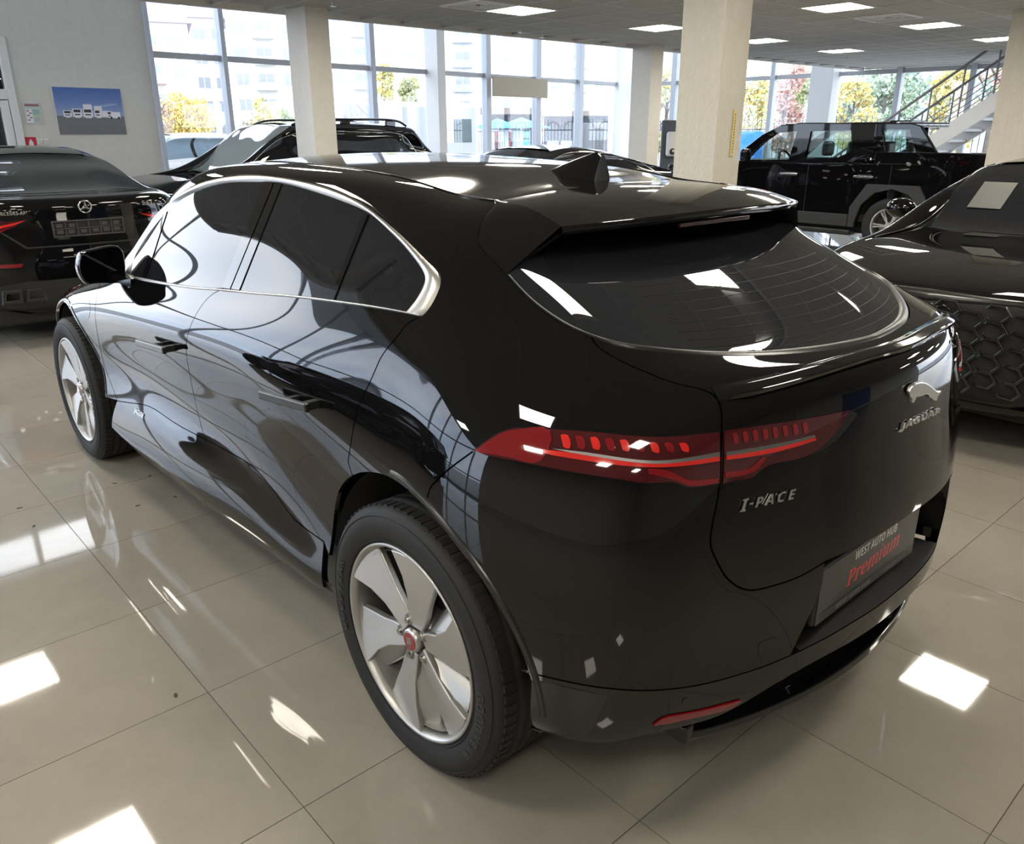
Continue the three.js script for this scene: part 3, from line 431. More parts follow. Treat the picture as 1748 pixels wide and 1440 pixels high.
// --- tail lamps ---
{
  const outer = [...PX([[808, 770], [837, 748], [862, 735], [890, 730], [945, 733], [1007, 737], [1069, 743], [1115, 746], [1150, 745], [1192, 741], [1227, 737]], 3), ...PX([[1227, 737], [1228, 780], [1227, 825]], 3), ...PX([[1227, 825], [1208, 828], [1174, 831], [1164, 828], [1146, 822], [1109, 824], [1069, 819], [1007, 810], [945, 799], [884, 787], [837, 778], [808, 770]], 2)];
  const inner = [...PX([[1235, 735], [1297, 726], [1345, 719], [1392, 711], [1446, 700]], 3), ...PX([[1447, 701], [1433, 727], [1404, 759], [1386, 772], [1355, 784], [1306, 795], [1285, 813], [1262, 818], [1233, 825]], 3), ...PX([[1233, 825], [1235, 780], [1235, 735]], 3)];
  const blade = (pts) => PX(pts, 3);
  for (const m of [1, -1]) {
    const o = { edge: 0.008, mirror: m };
    const lo = mesh('tail_lamp', S.panel(outer, { ...o, lift: 0.003 }), M.redDeep, J, 'dark red tail lamp with bright red light bar');
    mesh('lamp_side', S.panel(blade([[812, 770], [840, 750], [865, 737], [892, 733], [940, 735], [925, 786], [884, 784], [838, 775]]), { ...o, lift: 0.005 }), M.red, lo);
    mesh('light_bar', S.panel([...blade([[900, 764], [945, 769], [1007, 777], [1060, 786], [1118, 791], [1170, 787], [1226, 778]]), ...blade([[1226, 786], [1170, 794], [1118, 797], [1060, 794], [1007, 787], [945, 777]])], { ...o, lift: 0.006, edge: .003 }), M.redBar, lo);
    mesh('light_bar_trim', S.panel([...blade([[945, 766], [1007, 773], [1060, 781], [1118, 786], [1170, 781], [1226, 771]]), ...blade([[1226, 778], [1170, 787], [1118, 791], [1060, 786], [1007, 778]])], { ...o, lift: 0.006, edge: .003 }), M.steel, lo);
    mesh('lamp_base', S.panel([...blade([[1105, 799], [1140, 803], [1164, 815], [1180, 819], [1224, 815]]), ...blade([[1224, 822], [1208, 826], [1176, 828], [1164, 824], [1146, 817], [1107, 808]])], { ...o, lift: 0.005, edge: .003 }), M.red, lo);
    for (let k = 0; k < 9; k++) { const x = 958 + k * 25, y = 743 + k * 2.2 - (k > 6 ? (k - 6) * 2 : 0); mesh('lamp_element', S.panel(blade([[x, y], [x + 13, y + 1], [x + 16, y + 22 - k], [x + 5, y + 20 - k]]), { ...o, lift: 0.005, edge: .003 }), k % 2 ? M.red : M.redBar, lo); }
    const li = mesh('tail_lamp', S.panel(inner, { ...o, lift: 0.003 }), M.redDeep, J, 'dark red tail lamp section on the tailgate');
    mesh('light_bar', S.panel([...blade([[1238, 777], [1300, 767], [1350, 756], [1388, 745]]), ...blade([[1390, 750], [1350, 763], [1300, 775], [1238, 784]])], { ...o, lift: 0.006, edge: .003 }), M.redBar, li);
    mesh('light_bar_trim', S.panel([...blade([[1238, 771], [1300, 761], [1350, 751], [1388, 742]]), ...blade([[1388, 745], [1350, 756], [1300, 767], [1238, 777]])], { ...o, lift: 0.006, edge: .003 }), M.steel, li);
    mesh('lamp_base', S.panel([...blade([[1236, 805], [1262, 802], [1278, 798], [1298, 780]]), ...blade([[1306, 780], [1290, 800], [1268, 810], [1236, 814]])], { ...o, lift: 0.005, edge: .003 }), M.red, li);
    for (let k = 0; k < 8; k++) { const x = 1248 + k * 17, y = 740 - k * 2.6; mesh('lamp_element', S.panel(blade([[x, y], [x + 7, y - 1], [x + 9, y + 16], [x + 3, y + 17]]), { ...o, lift: 0.005, edge: .003 }), M.red, li); }
    mesh('lamp_tail', S.panel(blade([[1446, 699], [1462, 706], [1456, 716], [1435, 742], [1405, 766], [1385, 775], [1404, 759], [1433, 727]]), { ...o, lift: 0.002, edge: .004 }), M.satin, li);
    // reflector low on the bumper
    mesh('bumper_reflector', S.panel([...blade([[1114, 1236], [1131, 1224], [1170, 1216], [1224, 1204], [1264, 1193]]), ...blade([[1264, 1193], [1252, 1204], [1211, 1217], [1142, 1232]])], { ...o, lift: 0.004 }), M.red, J);
    for (const [x, y] of [[936, 1192], [1172, 1198]]) mesh('parking_sensor', S.panel(Array.from({ length: 14 }, (_, k) => S.pixel(x + 8 * Math.cos(k / 7 * Math.PI), y + 8 * Math.sin(k / 7 * Math.PI))), { ...o, lift: .0015, edge: .003 }), M.satin, J);
    mesh('tow_eye_cover', S.panel(PX([[1294, 1098], [1322, 1087], [1329, 1092], [1332, 1118], [1300, 1128], [1294, 1098]], 2), { ...o, lift: .0008, edge: .002, inset: .05 }), M.paint, J);
    mesh('bumper_corner_cover', S.panel([...PX([[908, 1160], [950, 1168], [1000, 1180], [1036, 1186]], 2), ...PX([[1036, 1190], [1018, 1225], [1003, 1252], [990, 1256]], 2), ...PX([[960, 1252], [925, 1244], [910, 1236], [906, 1200]], 2)], { ...o, lift: .0012, edge: .002 }), M.satin, J);
    mesh('charge_flap', S.panel(PX([[124, 494], [125, 508], [131, 528], [141, 544], [149, 545], [153, 538], [154, 522], [150, 505], [146, 494]], 2), { ...o, lift: .0008, edge: .003 }), M.paint, J);
    // wheel-arch moulding
    const aA = [], aBm = []; for (let k = 0; k <= 60; k++) { const a = (-12 + 192 * k / 60) * Math.PI / 180; const w = .028; aA.push(S.side(Math.cos(a) * (RA + .002), .372 + Math.sin(a) * (RA + .002))); aBm.push(S.side(Math.cos(a) * (RA + w), .372 + Math.sin(a) * (RA + w))); }
    mesh('arch_moulding', S.strip(aA.slice(5, 34), aBm.slice(5, 34), .004, .01, m), M.satin, J);
    const fA = [], fB = []; for (let k = 0; k <= 60; k++) { const a = (10 + 150 * k / 60) * Math.PI / 180; fA.push(S.side(-WB + Math.cos(a) * (FA + .002), .372 + Math.sin(a) * (FA + .002))); fB.push(S.side(-WB + Math.cos(a) * (FA + .028), .372 + Math.sin(a) * (FA + .028))); }
    mesh('arch_moulding', S.strip(fA, fB, .003, .01, m), M.gloss, J);
  }
}
// --- diffuser blade, underbody, arch liners ---
{
  const pts = []; for (let k = 0; k <= 30; k++) { const l = -.6 + 1.2 * k / 30; pts.push([l, .30, .775 - .34 * l * l - .5 * Math.max(0, Math.abs(l) - .5) ** 2]); }
  const prof = [[0, 0], [.012, .012], [.008, .03], [-.03, .034], [-.06, .02], [-.05, .0]];
  const g = gridGeo((a, b) => { const p = pts[Math.round(a * 30)], x = b * prof.length, i = Math.floor(x) % prof.length, j = (i + 1) % prof.length, f = x - Math.floor(x), dz = prof[i][0] + (prof[j][0] - prof[i][0]) * f, dy = prof[i][1] + (prof[j][1] - prof[i][1]) * f; return [p[0], p[1] + dy - .012, p[2] + dz]; }, 30, 24);
  mesh('diffuser_blade', g, M.gloss, J);
  mesh('blade_end', [rbox(-.62, -.585, .288, .34, .58, .66, .008), rbox(.585, .62, .288, .34, .58, .66, .008)], M.gloss, J);
  mesh('underbody', [rbox(-.66, .66, .19, .42, -3.35, .40, .05), rbox(-.46, .46, .30, .5, .3, .66, .03)], M.dark, J);
  for (const s of [1, -1]) for (const z of [0, -WB]) { const lin = new THREE.CylinderGeometry(.455, .455, .36, 40, 1, true, 0, Math.PI).rotateZ(Math.PI / 2).rotateX(0); const pos = []; const gg = gridGeo((a, b) => { const t = (-4 + 188 * a) * Math.PI / 180; return [-s * (.52 + .34 * b), .372 + Math.sin(t) * .45, z + Math.cos(t) * .45]; }, 30, 4); mesh('arch_liner', gg, M.dark, J); mesh('arch_liner_back', new THREE.CylinderGeometry(.46, .46, .02, 30).rotateZ(Math.PI / 2).translate(-s * .52, .4, z), M.dark, J); }
  pair('rocker_trim', [S.side(-RA + .0, .32), S.side(-RA - .03, .245), S.side(-RA - .2, .22), S.side(-RA - .16, .33)], M.dark, { lift: -.012, edge: 0 });
}
// --- wheels ---
function makeTyre(R, rim, w, tread = 60) {
  const h = w / 2, pts = [[rim - .012, -h * .78], [rim + .004, -h * .9], [rim + .02, -h * .97], [(R + rim) / 2, -h * 1.04], [R - .03, -h * .97], [R - .012, -h * .9], [R - .003, -h * .78], [R, -h * .5], [R + .001, -h * .3]];
  const gro = [-.5, -.17, .17, .5], prof = [...pts]; for (const g of gro) prof.push([R + .001, h * g * .9 - .006], [R - .008, h * g * .9 - .005], [R - .008, h * g * .9 + .005], [R + .001, h * g * .9 + .006]); prof.push(...pts.slice(0, 8).reverse().map(([r, z]) => [r, -z]));
  const sorted = prof; return new THREE.LatheGeometry(sorted.map(([r, z]) => new THREE.Vector2(r, z)), 96).rotateX(Math.PI / 2); // axis along z, outer face +z
}
function polar(list) { return list.map(([r, a]) => [r * Math.cos(a * Math.PI / 180), r * Math.sin(a * Math.PI / 180)]); }
const text2 = (s, size) => text3(s, size, .0012);
function arcText(str, radius, size, a0, step) { const out = []; [...str].forEach((ch, i) => { if (ch === ' ') return; const g = text2(ch, size); out.push(g.translate(0, radius, 0).rotateZ(-(a0 + step * i))); }); return merge(out); }
function crossoverWheel() { // axis along +z = outwards
  const w = new THREE.Group(), R = .369, rim = .268;
  const t = mesh('tyre', makeTyre(R, rim, .235), M.rubber, w);
  const blocks = []; for (let i = 0; i < 80; i++) { const a = i / 80 * Math.PI * 2; for (const s of [-1, 1]) blocks.push(new THREE.BoxGeometry(.005, .018, .034).translate(R - .0012, 0, s * .076).rotateZ(a)); } mesh('tread_block', blocks, M.rubber, t);
  const ring = []; for (const [r, z] of [[.279, .112], [.345, .113]]) ring.push(new THREE.TorusGeometry(r, .0012, 6, 90).translate(0, 0, z)); mesh('sidewall_ring', ring, M.rubber, t);
  mesh('sidewall_text', [arcText('GOODYEAR', .312, .026, -1.2 - Math.PI / 2 + .9, .1).translate(0, 0, .1205), arcText('GOODYEAR', .312, .026, 1.5, .1).translate(0, 0, .1205)], std(col(.03, .03, .031), .6), t);
  // rim
  const rimG = new THREE.LatheGeometry([[.268, .098], [.272, .108], [.268, .113], [.262, .110], [.256, .098], [.252, .07], [.246, -.1]].map(([r, z]) => new THREE.Vector2(r, z)), 96).rotateX(Math.PI / 2);
  const r = mesh('alloy_rim', rimG, M.alloyShade, w, 'silver six-blade alloy rim');
  mesh('barrel', new THREE.CylinderGeometry(.245, .245, .2, 60, 1, true).rotateX(Math.PI / 2).translate(0, 0, -.005), M.alloyShade, r);
  mesh('dust_shield', new THREE.CylinderGeometry(.19, .19, .008, 60).rotateX(Math.PI / 2).translate(0, 0, -.03), M.steel, r); mesh('calliper', rbox(-.19, -.1, -.06, .06, -.05, .035, .02), M.steel, r);
  mesh('brake_disc', new THREE.CylinderGeometry(.165, .165, .02, 60).rotateX(Math.PI / 2).translate(0, 0, .0), std(col(.16, .16, .16), .4, .9), r);
  for (let k = 0; k < 6; k++) {
    const a = 26 + 60 * k, alt = k % 2 ? 1 : -1;
    // broad blade: flat face, wide at the rim, turning to a point at the hub
    const face = polar([[.045, 18], [.085, 10], [.13, 6], [.19, 8], [.2555, 13], [.2555, 7], [.2555, 0], [.2555, -7], [.2555, -14], [.2555, -22], [.2, -23], [.14, -24], [.10, -28], [.05, -36]].map(([rr, d]) => [rr, a + d]));
    const g = extrude(face, .012, .0035); const p = g.attributes.position; for (let i = 0; i < p.count; i++) { const rr = Math.hypot(p.getX(i), p.getY(i)), th = Math.atan2(p.getY(i), p.getX(i)) * 180 / Math.PI - a, d = ((th + 540) % 360) - 180; p.setZ(i, p.getZ(i) + .066 + .022 * Math.min(1, rr / .25) + d * .0006 * (rr / .25)); } g.computeVertexNormals();
    mesh('blade', g, M.alloy, r);
    // sloping flank beside the blade
    const fl = polar([[.05, 18], [.13, 6], [.2, 8.5], [.2545, 13], [.2545, 21], [.18, 24], [.118, 27], [.112, 31], [.06, 30]].map(([rr, d]) => [rr, a + d]));
    const g2 = extrude(fl, .012, .003), q = g2.attributes.position; for (let i = 0; i < q.count; i++) { const rr = Math.hypot(q.getX(i), q.getY(i)), th = Math.atan2(q.getY(i), q.getX(i)) * 180 / Math.PI - a, d = ((th + 540) % 360) - 180; q.setZ(i, q.getZ(i) + .07 + .018 * Math.min(1, rr / .25) - Math.max(0, d - 6) * .0022); } g2.computeVertexNormals();
    mesh('blade_flank', toCreasedNormals(g2, .6), M.alloyShade, r);
  }
  mesh('hub', new THREE.LatheGeometry([[.0, .066], [.055, .066], [.062, .06], [.066, .03], [.07, .0]].map(([x, y]) => new THREE.Vector2(x, y)), 48).rotateX(Math.PI / 2), M.alloyShade, r);
  for (let k = 0; k < 5; k++) { const a = (k * 72 + 36) * Math.PI / 180, x = .056 * Math.cos(a), y = .056 * Math.sin(a); mesh('lug_pocket', new THREE.CylinderGeometry(.0155, .0155, .004, 20).rotateX(Math.PI / 2).translate(x, y, .0855), M.steel, r); mesh('lug_nut', new THREE.CylinderGeometry(.009, .0095, .016, 6).rotateX(Math.PI / 2).translate(x, y, .088), M.chrome, r); }
  mesh('centre_cap', new THREE.LatheGeometry([[0, .099], [.027, .099], [.032, .096], [.0335, .088], [.0335, .06]].map(([x, y]) => new THREE.Vector2(x, y)), 40).rotateX(Math.PI / 2), M.satinChrome, r);
  mesh('cap_badge', new THREE.CylinderGeometry(.0245, .0245, .003, 36).rotateX(Math.PI / 2).translate(0, 0, .0995), phy(col(.25, .012, .02), { roughness: .3, clearcoat: 1 }), r, 'red centre cap badge with a silver growling cat head');
  const cat = extrude([[-.011, .006], [-.007, .013], [-.003, .010], [.004, .012], [.010, .009], [.012, .002], [.009, -.004], [.011, -.010], [.004, -.013], [.002, -.007], [-.003, -.009], [-.006, -.014], [-.010, -.007], [-.008, -.001]], .001).translate(0, 0, .1012); mesh('cap_emblem', cat, M.chrome, r);
  return w;
}
{
  const proto = crossoverWheel();
  for (const [z, side, spin] of [[0, 1, 0], [-WB, 1, .35], [0, -1, 0], [-WB, -1, .2]]) {
    const w = proto.clone(); w.name = 'wheel'; w.position.set(-side * .815, .369, z); w.rotation.set(0, -side * Math.PI / 2, 0); w.rotation.order = 'YXZ'; w.rotateZ(spin); J.add(w);
  }
}
// --- door handles ---
function rbeam(a, b, w, h) { const d = V3().subVectors(b, a), L = d.length(), f = d.clone().normalize(), s = V3().crossVectors(V3(0, 1, 0), f).normalize(), u = V3().crossVectors(f, s); return new RoundedBoxGeometry(w, h, L, 3, .006).translate(0, 0, L / 2).applyMatrix4(new THREE.Matrix4().makeBasis(s, u, f)).translate(a.x, a.y, a.z); }
const world2car = (v) => V3(v.x - X0, v.y, v.z - ZR);
for (const [a, b] of [[[466, 668], [548, 691]], [[252, 581], [300, 595]]]) {
  const p = S.pos(...S.pixel(...a)), q = S.pos(...S.pixel(...b)), n = S.nrm(...S.pixel(...b)), off = .040;
  for (const s of [1, -1]) {
    const A = V3(-s * (p.x + off), p.y, p.z), B = V3(-s * (q.x + off), q.y, q.z);
    const h = mesh('door_handle', rbeam(A, B, .016, .026), M.satin, J);
    mesh('handle_arm', beam(V3(-s * (q.x - .01), q.y, q.z - .02), V3(-s * (q.x + off), q.y, q.z - .02), .022, .022), M.plastic, h);
    mesh('handle_arm', beam(V3(-s * (q.x - .01), q.y + (p.y - q.y) * .45, q.z + (p.z - q.z) * .45), V3(-s * (q.x + off), q.y + (p.y - q.y) * .45, q.z + (p.z - q.z) * .45), .018, .02), M.plastic, h);
  }
}
// --- door mirrors ---
{
  const zM = -2.24, P = (x, y) => world2car(onPlane(x, y, 2, ZR + zM)), out = [[136, 440], [140, 432], [152, 428], [178, 422], [200, 420], [208, 425], [213, 442], [214, 462], [211, 478], [203, 483], [170, 483], [148, 484], [138, 472], [134, 456]].map(([x, y]) => P(x, y));
  const c = out.reduce((s, p) => s.add(p), V3()).multiplyScalar(1 / out.length);
  const ringAt = (k, dz) => smooth([...out, out[0]].map((p) => [c.x + (p.x - c.x) * k, c.y + (p.y - c.y) * k]), 3).map(([x, y]) => V3(x, y, c.z + dz));
  const shell = [ringAt(.93, .004), ringAt(1, 0), ringAt(1.02, -.03), ringAt(.97, -.07), ringAt(.8, -.11), ringAt(.45, -.135), ringAt(.02, -.14)];
  for (const s of [1, -1]) {
    const g = gridGeo((a, b) => { const R = shell[Math.round(a * 6)], p = R[Math.round(b * (R.length - 1))]; return [s > 0 ? p.x : -p.x, p.y, p.z]; }, 6, shell[0].length - 1);
    const m = mesh('door_mirror', g, M.paint, J, 'gloss black door mirror');
    const gl = ringAt(.9, .003).map((p) => new THREE.Vector2(s > 0 ? p.x : -p.x, p.y)); mesh('mirror_glass', new THREE.ShapeGeometry(new THREE.Shape(gl)).translate(0, 0, c.z + .003), std(col(.05, .055, .065), .02, 1), m);
    const foot = P(212, 470), door = S.pos(...S.pixel(232, 474)); mesh('mirror_stalk', beam(V3(s > 0 ? foot.x - .03 : -foot.x + .03, foot.y, foot.z - .05), V3(s * -door.x, door.y - .02, door.z), .05, .035), M.gloss, m);
  }
}
// --- badges ---
const BADGE = std(col(.66, .66, .64), .3, 1);
{
  const CZ = .1945, leap = [[990, 965], [1000, 940], [1015, 922], [1040, 903], [1070, 893], [1110, 892], [1150, 908], [1185, 935], [1215, 962], [1235, 975], [1258, 966], [1252, 985], [1236, 1000], [1222, 1040], [1205, 1035], [1200, 1012], [1188, 1022], [1170, 1012], [1160, 990], [1130, 982], [1105, 996], [1075, 1004], [1045, 1008], [1036, 1035], [1022, 1060], [1012, 1052], [1018, 1020], [1002, 1010]];
  const zB = S.pos(...S.rear(0.02, 1.045)).z + .006, cp = leap.map(([x, y]) => world2car(onPlane(1360 + x * CZ, 480 + y * CZ, 2, ZR + zB)));
  mesh('leaping_cat_badge', extrude(cp.map((p) => [p.x, p.y]), .006, .002).translate(0, 0, zB - .006), BADGE, J, 'silver leaping cat badge');
  const putText = (str, a, b, hgt, z, name, slant = .18) => { const A = world2car(onPlane(a[0], a[1], 2, ZR + z)), B = world2car(onPlane(b[0], b[1], 2, ZR + z)); const g = text3(str, 1, .05); g.computeBoundingBox(); const bb = g.boundingBox, L = Math.hypot(B.x - A.x, B.y - A.y, 0), q = g.attributes.position; for (let i = 0; i < q.count; i++) { const x = (q.getX(i) - bb.min.x) / (bb.max.x - bb.min.x), y = (q.getY(i) - bb.min.y) / (bb.max.y - bb.min.y); q.setXYZ(i, A.x + (B.x - A.x) * x + slant * hgt * y, A.y + (B.y - A.y) * x + hgt * y, z + q.getZ(i) * .09); } g.computeVertexNormals(); return mesh(name, g, BADGE, J); };
  putText('JAGUAR', [1533, 737], [1601, 707], .019, S.pos(...S.rear(0.02, .97)).z + .0005, 'maker_lettering');
  const ip = S.pixel(1316, 850), pc = S.pos(...ip), nn = S.nrm(...ip), tg = merge([['I', -.072, 1.25], ['-', -.054, 1], ['P', -.033, 1], ['A', -.005, 1], ['C', .024, 1], ['E', .052, 1]].map(([ch, x, k]) => { const g = text3(ch, .021 * k, .003), q = g.attributes.position; for (let i = 0; i < q.count; i++) q.setX(i, q.getX(i) * 1.15 + q.getY(i) * .35 + x); g.computeVertexNormals(); return g; }))
  const zA = V3(-nn.x, nn.y, nn.z), xA = V3(0, 1, 0).cross(zA).normalize(), yA = V3().crossVectors(zA, xA); tg.applyMatrix4(new THREE.Matrix4().makeBasis(xA, yA, zA)).translate(-pc.x + zA.x * .0022, pc.y, pc.z + zA.z * .0022); mesh('model_lettering', tg, BADGE, J);
  const sp = S.pixel(238, 706), sc = S.pos(...sp), sn = S.nrm(...sp), z2 = V3(-sn.x, sn.y, sn.z), x2 = V3(0, 1, 0).cross(z2).normalize(), y2 = V3().crossVectors(z2, x2), t2 = text3('JAGUAR', .022, .003); t2.applyMatrix4(new THREE.Matrix4().makeBasis(x2, y2, z2)).translate(-sc.x + z2.x * .0005, sc.y, sc.z); mesh('door_lettering', t2, BADGE, J);
  // number plate holder with the dealer's show plate
  const pz = .795, C1 = world2car(onPlane(1489, 950, 2, ZR + pz));
  const pt = canvasTex(1024, 232, (c, w, h) => { c.fillStyle = '#161616'; c.fillRect(0, 0, w, h); c.fillStyle = '#d8d8d2'; c.textAlign = 'center'; c.font = 'bold 66px sans-serif'; c.save(); c.translate(w * .53, 66); c.scale(.86, 1); c.fillText('WEST AUTO HUB', 0, 0); c.restore(); c.fillStyle = '#d3121f'; c.font = 'italic bold 118px serif'; c.save(); c.translate(w * .53, 178); c.rotate(-.05); c.fillText('Premium', 0, 0); c.restore(); });
  const lt = canvasTex(1024, 64, (c, w, h) => { c.fillStyle = '#1d1d1d'; c.fillRect(0, 0, w, h); c.fillStyle = '#6d6d68'; c.font = 'bold 44px sans-serif'; c.textAlign = 'left'; c.fillText('WEST AUTO HUB', 190, 48); c.textAlign = 'right'; c.font = '40px sans-serif'; c.fillText('098-205-7171', 930, 48); });
  const H = mesh('plate_holder', rbox(C1.x - .265, C1.x + .265, C1.y - .085, C1.y + .062, pz - .02, pz - .002, .008), M.plastic, J);
  const pl = new THREE.PlaneGeometry(.512, .116).translate(C1.x, C1.y + .001, pz - .0005); mesh('show_plate', pl, std(0xffffff, .35, 0, { map: pt }), H, 'black show plate with white dealer name and red script');
  mesh('holder_strip', new THREE.PlaneGeometry(.512, .024).translate(C1.x, C1.y - .071, pz - .0005), std(0xffffff, .4, 0, { map: lt }), H);
}
// ---------- walls, glazing, columns ----------
const TRANSOM = 2.79, ROOFY = 6.3;
const glassHit = (px, py, off = 0) => { const d = pixelRay(px, py), o = camera.position, t = (-13.95 + off - o.z - (-0.085) * -o.x) / (d.z + 0.085 * d.x); return V3(o.x + d.x * t, o.y + d.y * t, o.z + d.z * t); };
const WALLANG = Math.atan(0.085);                                      // heading of the skewed back wall
const onBack = (o, x, off = 0) => { o.position.set(x, 0, GLASSZ(x) + off); o.rotation.y = WALLANG; return o; };
const plasterT = noiseTex(256, 21, (o, r) => { const k = 226 + (0.5 * o[2] + 0.5 * o[4] - 0.5) * 10 + (r - .5) * 6; return [k, k * .99, k * .965]; });
const plasterB = noiseTex(256, 33, (o, r, x, y) => { const k = 120 + (o[3] - .5) * 90 + (o[5] - .5) * 90 + (r - .5) * 40; return [k, k, k]; }, false);

const plaster = std(col(.86, .85, .82), .85, 0, { map: plasterT });
const colT = plasterT.clone(); colT.repeat.set(2, .7); const colB = plasterB.clone(); colB.repeat.set(3, .9);
const render = std(col(.80, .775, .70), .9, 0, { map: colT, bumpMap: colB, bumpScale: .006 });
const XW = glassHit(262, 150).x;                                       // where the solid back wall ends and the glazing starts
{
  // solid back wall with a doorway
  const w = structure('wall_back', 'plain off-white wall that carries the truck poster', 'wall'), c = Math.cos(WALLANG);
  onBack(w, XW); const L = (XW - XL + .3) / c, dr = (XW - glassHit(30, 180).x) / c, dl = dr + 1.9, dh = 2.9;
  mesh('plaster', metricUV(merge([box(-dr, 0, 0, ROOFY, -.22, 0), box(-dl - .5, -dl, 0, ROOFY, -.22, 0), box(-dl, -dr, dh, 4.6, -.22, 0), box(-dl, -dr, 5.9, ROOFY, -.22, 0)])), plaster, w);
  const lg = structure('window_5', 'glazed bay beyond the white door, mirrored in the crossover flank', 'window'); onBack(lg, XW);
  for (let k = 0, x = -dl - .5; k < 4; k++) { const x1 = Math.max(x - 1.9, -L); mesh('mullion', rbox(x1 - .04, x1 + .04, 0, ROOFY, -.06, .1, .006), M.frame, lg); mesh('transom', [rbox(x1 + .04, x, TRANSOM - .045, TRANSOM + .045, -.05, .05, .006)], M.frame, lg); mesh('pane', box(x1 + .04, x, .1, TRANSOM - .045, -.006, .006), M.clear, lg); mesh('pane', box(x1 + .04, x, TRANSOM + .045, ROOFY, -.006, .006), M.clear, lg); x = x1 - .04; if (x1 <= -L) break; }
  const hw = structure('window_1', 'high clerestory window above the white door', 'window'); onBack(hw, XW);
  mesh('frame', [box(-dl, -dr, 4.6, 4.68, -.2, -.1), box(-dl, -dr, 5.82, 5.9, -.2, -.1), box(-dl, -dl + .08, 4.68, 5.82, -.2, -.1), box(-dr - .08, -dr, 4.68, 5.82, -.2, -.1), box(-dl + .9, -dl + .97, 4.68, 5.82, -.2, -.1)], M.white, hw);
  mesh('pane', box(-dl + .08, -dl + .9, 4.68, 5.82, -.153, -.147), M.clear, hw); mesh('pane', box(-dl + .97, -dr - .08, 4.68, 5.82, -.153, -.147), M.clear, hw);
  const d = structure('door_1', 'white plastic framed glass door with a transom light', 'door'); onBack(d, XW);
  const fr = (x0, x1, y0, y1) => rbox(x0, x1, y0, y1, -.14, .03, .01);
  mesh('door_frame', [fr(-dr - .11, -dr, 0, dh), fr(-dl, -dl + .11, 0, dh), fr(-dl + .11, -dr - .11, dh - .12, dh), fr(-dl + .11, -dr - .11, 2.06, 2.2)], M.white, d);
  mesh('door_leaf_frame', [fr(-dl + .12, -dl + .22, .02, 2.05), fr(-dr - .22, -dr - .12, .02, 2.05), fr(-dl + .22, -dr - .22, .02, .14), fr(-dl + .22, -dr - .22, 1.95, 2.05)], M.white, d);
  const dg = phy(col(.5, .52, .55), { roughness: 0, transmission: 1, thickness: 0 });
  mesh('pane', box(-dl + .22, -dr - .22, .14, 1.95, -.06, -.054), dg, d); mesh('pane', box(-dl + .11, -dr - .11, 2.2, dh - .12, -.06, -.054), dg, d);
  mesh('door_handle', [rbox(-dl + .15, -dl + .17, 1.0, 1.06, .03, .07, .004), rbox(-dl + .15, -dl + .28, 1.02, 1.04, .06, .08, .006)], M.chrome, d);
  // small dim room behind the door
  mesh('vestibule', [box(-dl - .6, -dr + .6, 0, 3.4, -3.1, -3.0), box(-dl - .7, -dl - .6, 0, 3.4, -3.1, -.22), box(-dr + .6, -dr + .7, 0, 3.4, -3.1, -.22), box(-dl - .7, -dr + .7, 3.3, 3.4, -3.1, -.22), box(-dl - .7, -dr + .7, -.1, 0, -3.1, -.22)], std(col(.3, .29, .3), .9), w);

  // glazed wall
  const g = structure('window_2', 'tall glazed curtain wall with pale blue mullions at the back of the hall', 'window'); onBack(g, XW);
  const toL = (x) => (x - XW) / c, xe = toL(glassHit(1052, 110).x);
  const mull = [[366, 378, 60], [622, 634, 90], [820, 832, 120], [907, 918, 130], [980, 991, 130]].map(([a, b, y]) => [toL(glassHit(a, y).x), toL(glassHit(b, y).x)]).map(([a, b]) => [a + (b - a) * .35, b]);
  const frameM = M.frame, xs = [.0, ...mull.flatMap(([a, b]) => [a, b]), xe];
  for (const [a, b] of mull) mesh('mullion', rbox(a, b, 0, ROOFY, -.06, .12, .006), frameM, g);
  mesh('mullion', rbox(-.02, .05, 0, ROOFY, -.06, .06, .006), frameM, g);
  for (let i = 0; i < xs.length; i += 2) {
    const a = xs[i] + (i ? 0 : .05), b = xs[i + 1];
    mesh('transom', rbox(a, b, TRANSOM - .045, TRANSOM + .045, -.05, .05, .006), std(col(.42, .43, .45), .5), g);
    mesh('sill_rail', rbox(a, b, 0, .1, -.05, .05, .006), frameM, g);
    mesh('pane', box(a, b, .1, TRANSOM - .045, -.006, .006), M.clear, g); mesh('pane', box(a, b, TRANSOM + .045, ROOFY, -.006, .006), M.clear, g);
  }
  const pil = structure('wall_corner', 'white corner pier between the two glazed walls', 'wall'); onBack(pil, XW);
  mesh('pier', box(xe, xe + .75, 0, ROOFY, -.2, .12), std(col(.8, .82, .85), .7), pil);
  // slim white column against the glazing
  const c2a = glassHit(724, 120, .25), c2b = glassHit(758, 120, .0);
  const p2 = structure('column_1', 'slim white pillar standing against the glazed wall', 'column'); onBack(p2, XW, 0);
  const xa = toL(glassHit(745, 120, .38).x), xb = toL(glassHit(758, 120, .38).x); mesh('pillar', box(xa, xb, 0, ROOFY, -.02, .38), M.white, p2);

  // glazed wall on the far side
  const r = structure('window_3', 'glazed side wall behind the pickup truck and the stairs', 'window');
  const zAt = (px, py) => onPlane(px, py, 0, XR).z, z0 = -15.4;
  const ms = [[1148, 1158, 130], [1316, 1325, 140], [1392, 1430, 160], [1527, 1538, 160], [1654, 1667, 140]].map(([a, b, y]) => [zAt(a, y), zAt(b, y)]), zs = [z0];
  ms.forEach(([a, b], i) => { mesh(i === 2 ? 'pier' : 'mullion', rbox(XR - (i === 2 ? .3 : .1), XR + .06, 0, ROOFY, a + (i === 2 ? 0 : (b - a) * .2), b, .006), i === 2 ? std(col(.74, .76, .78), .7) : frameM, r); zs.push(a, b); }); zs.push(ZB);
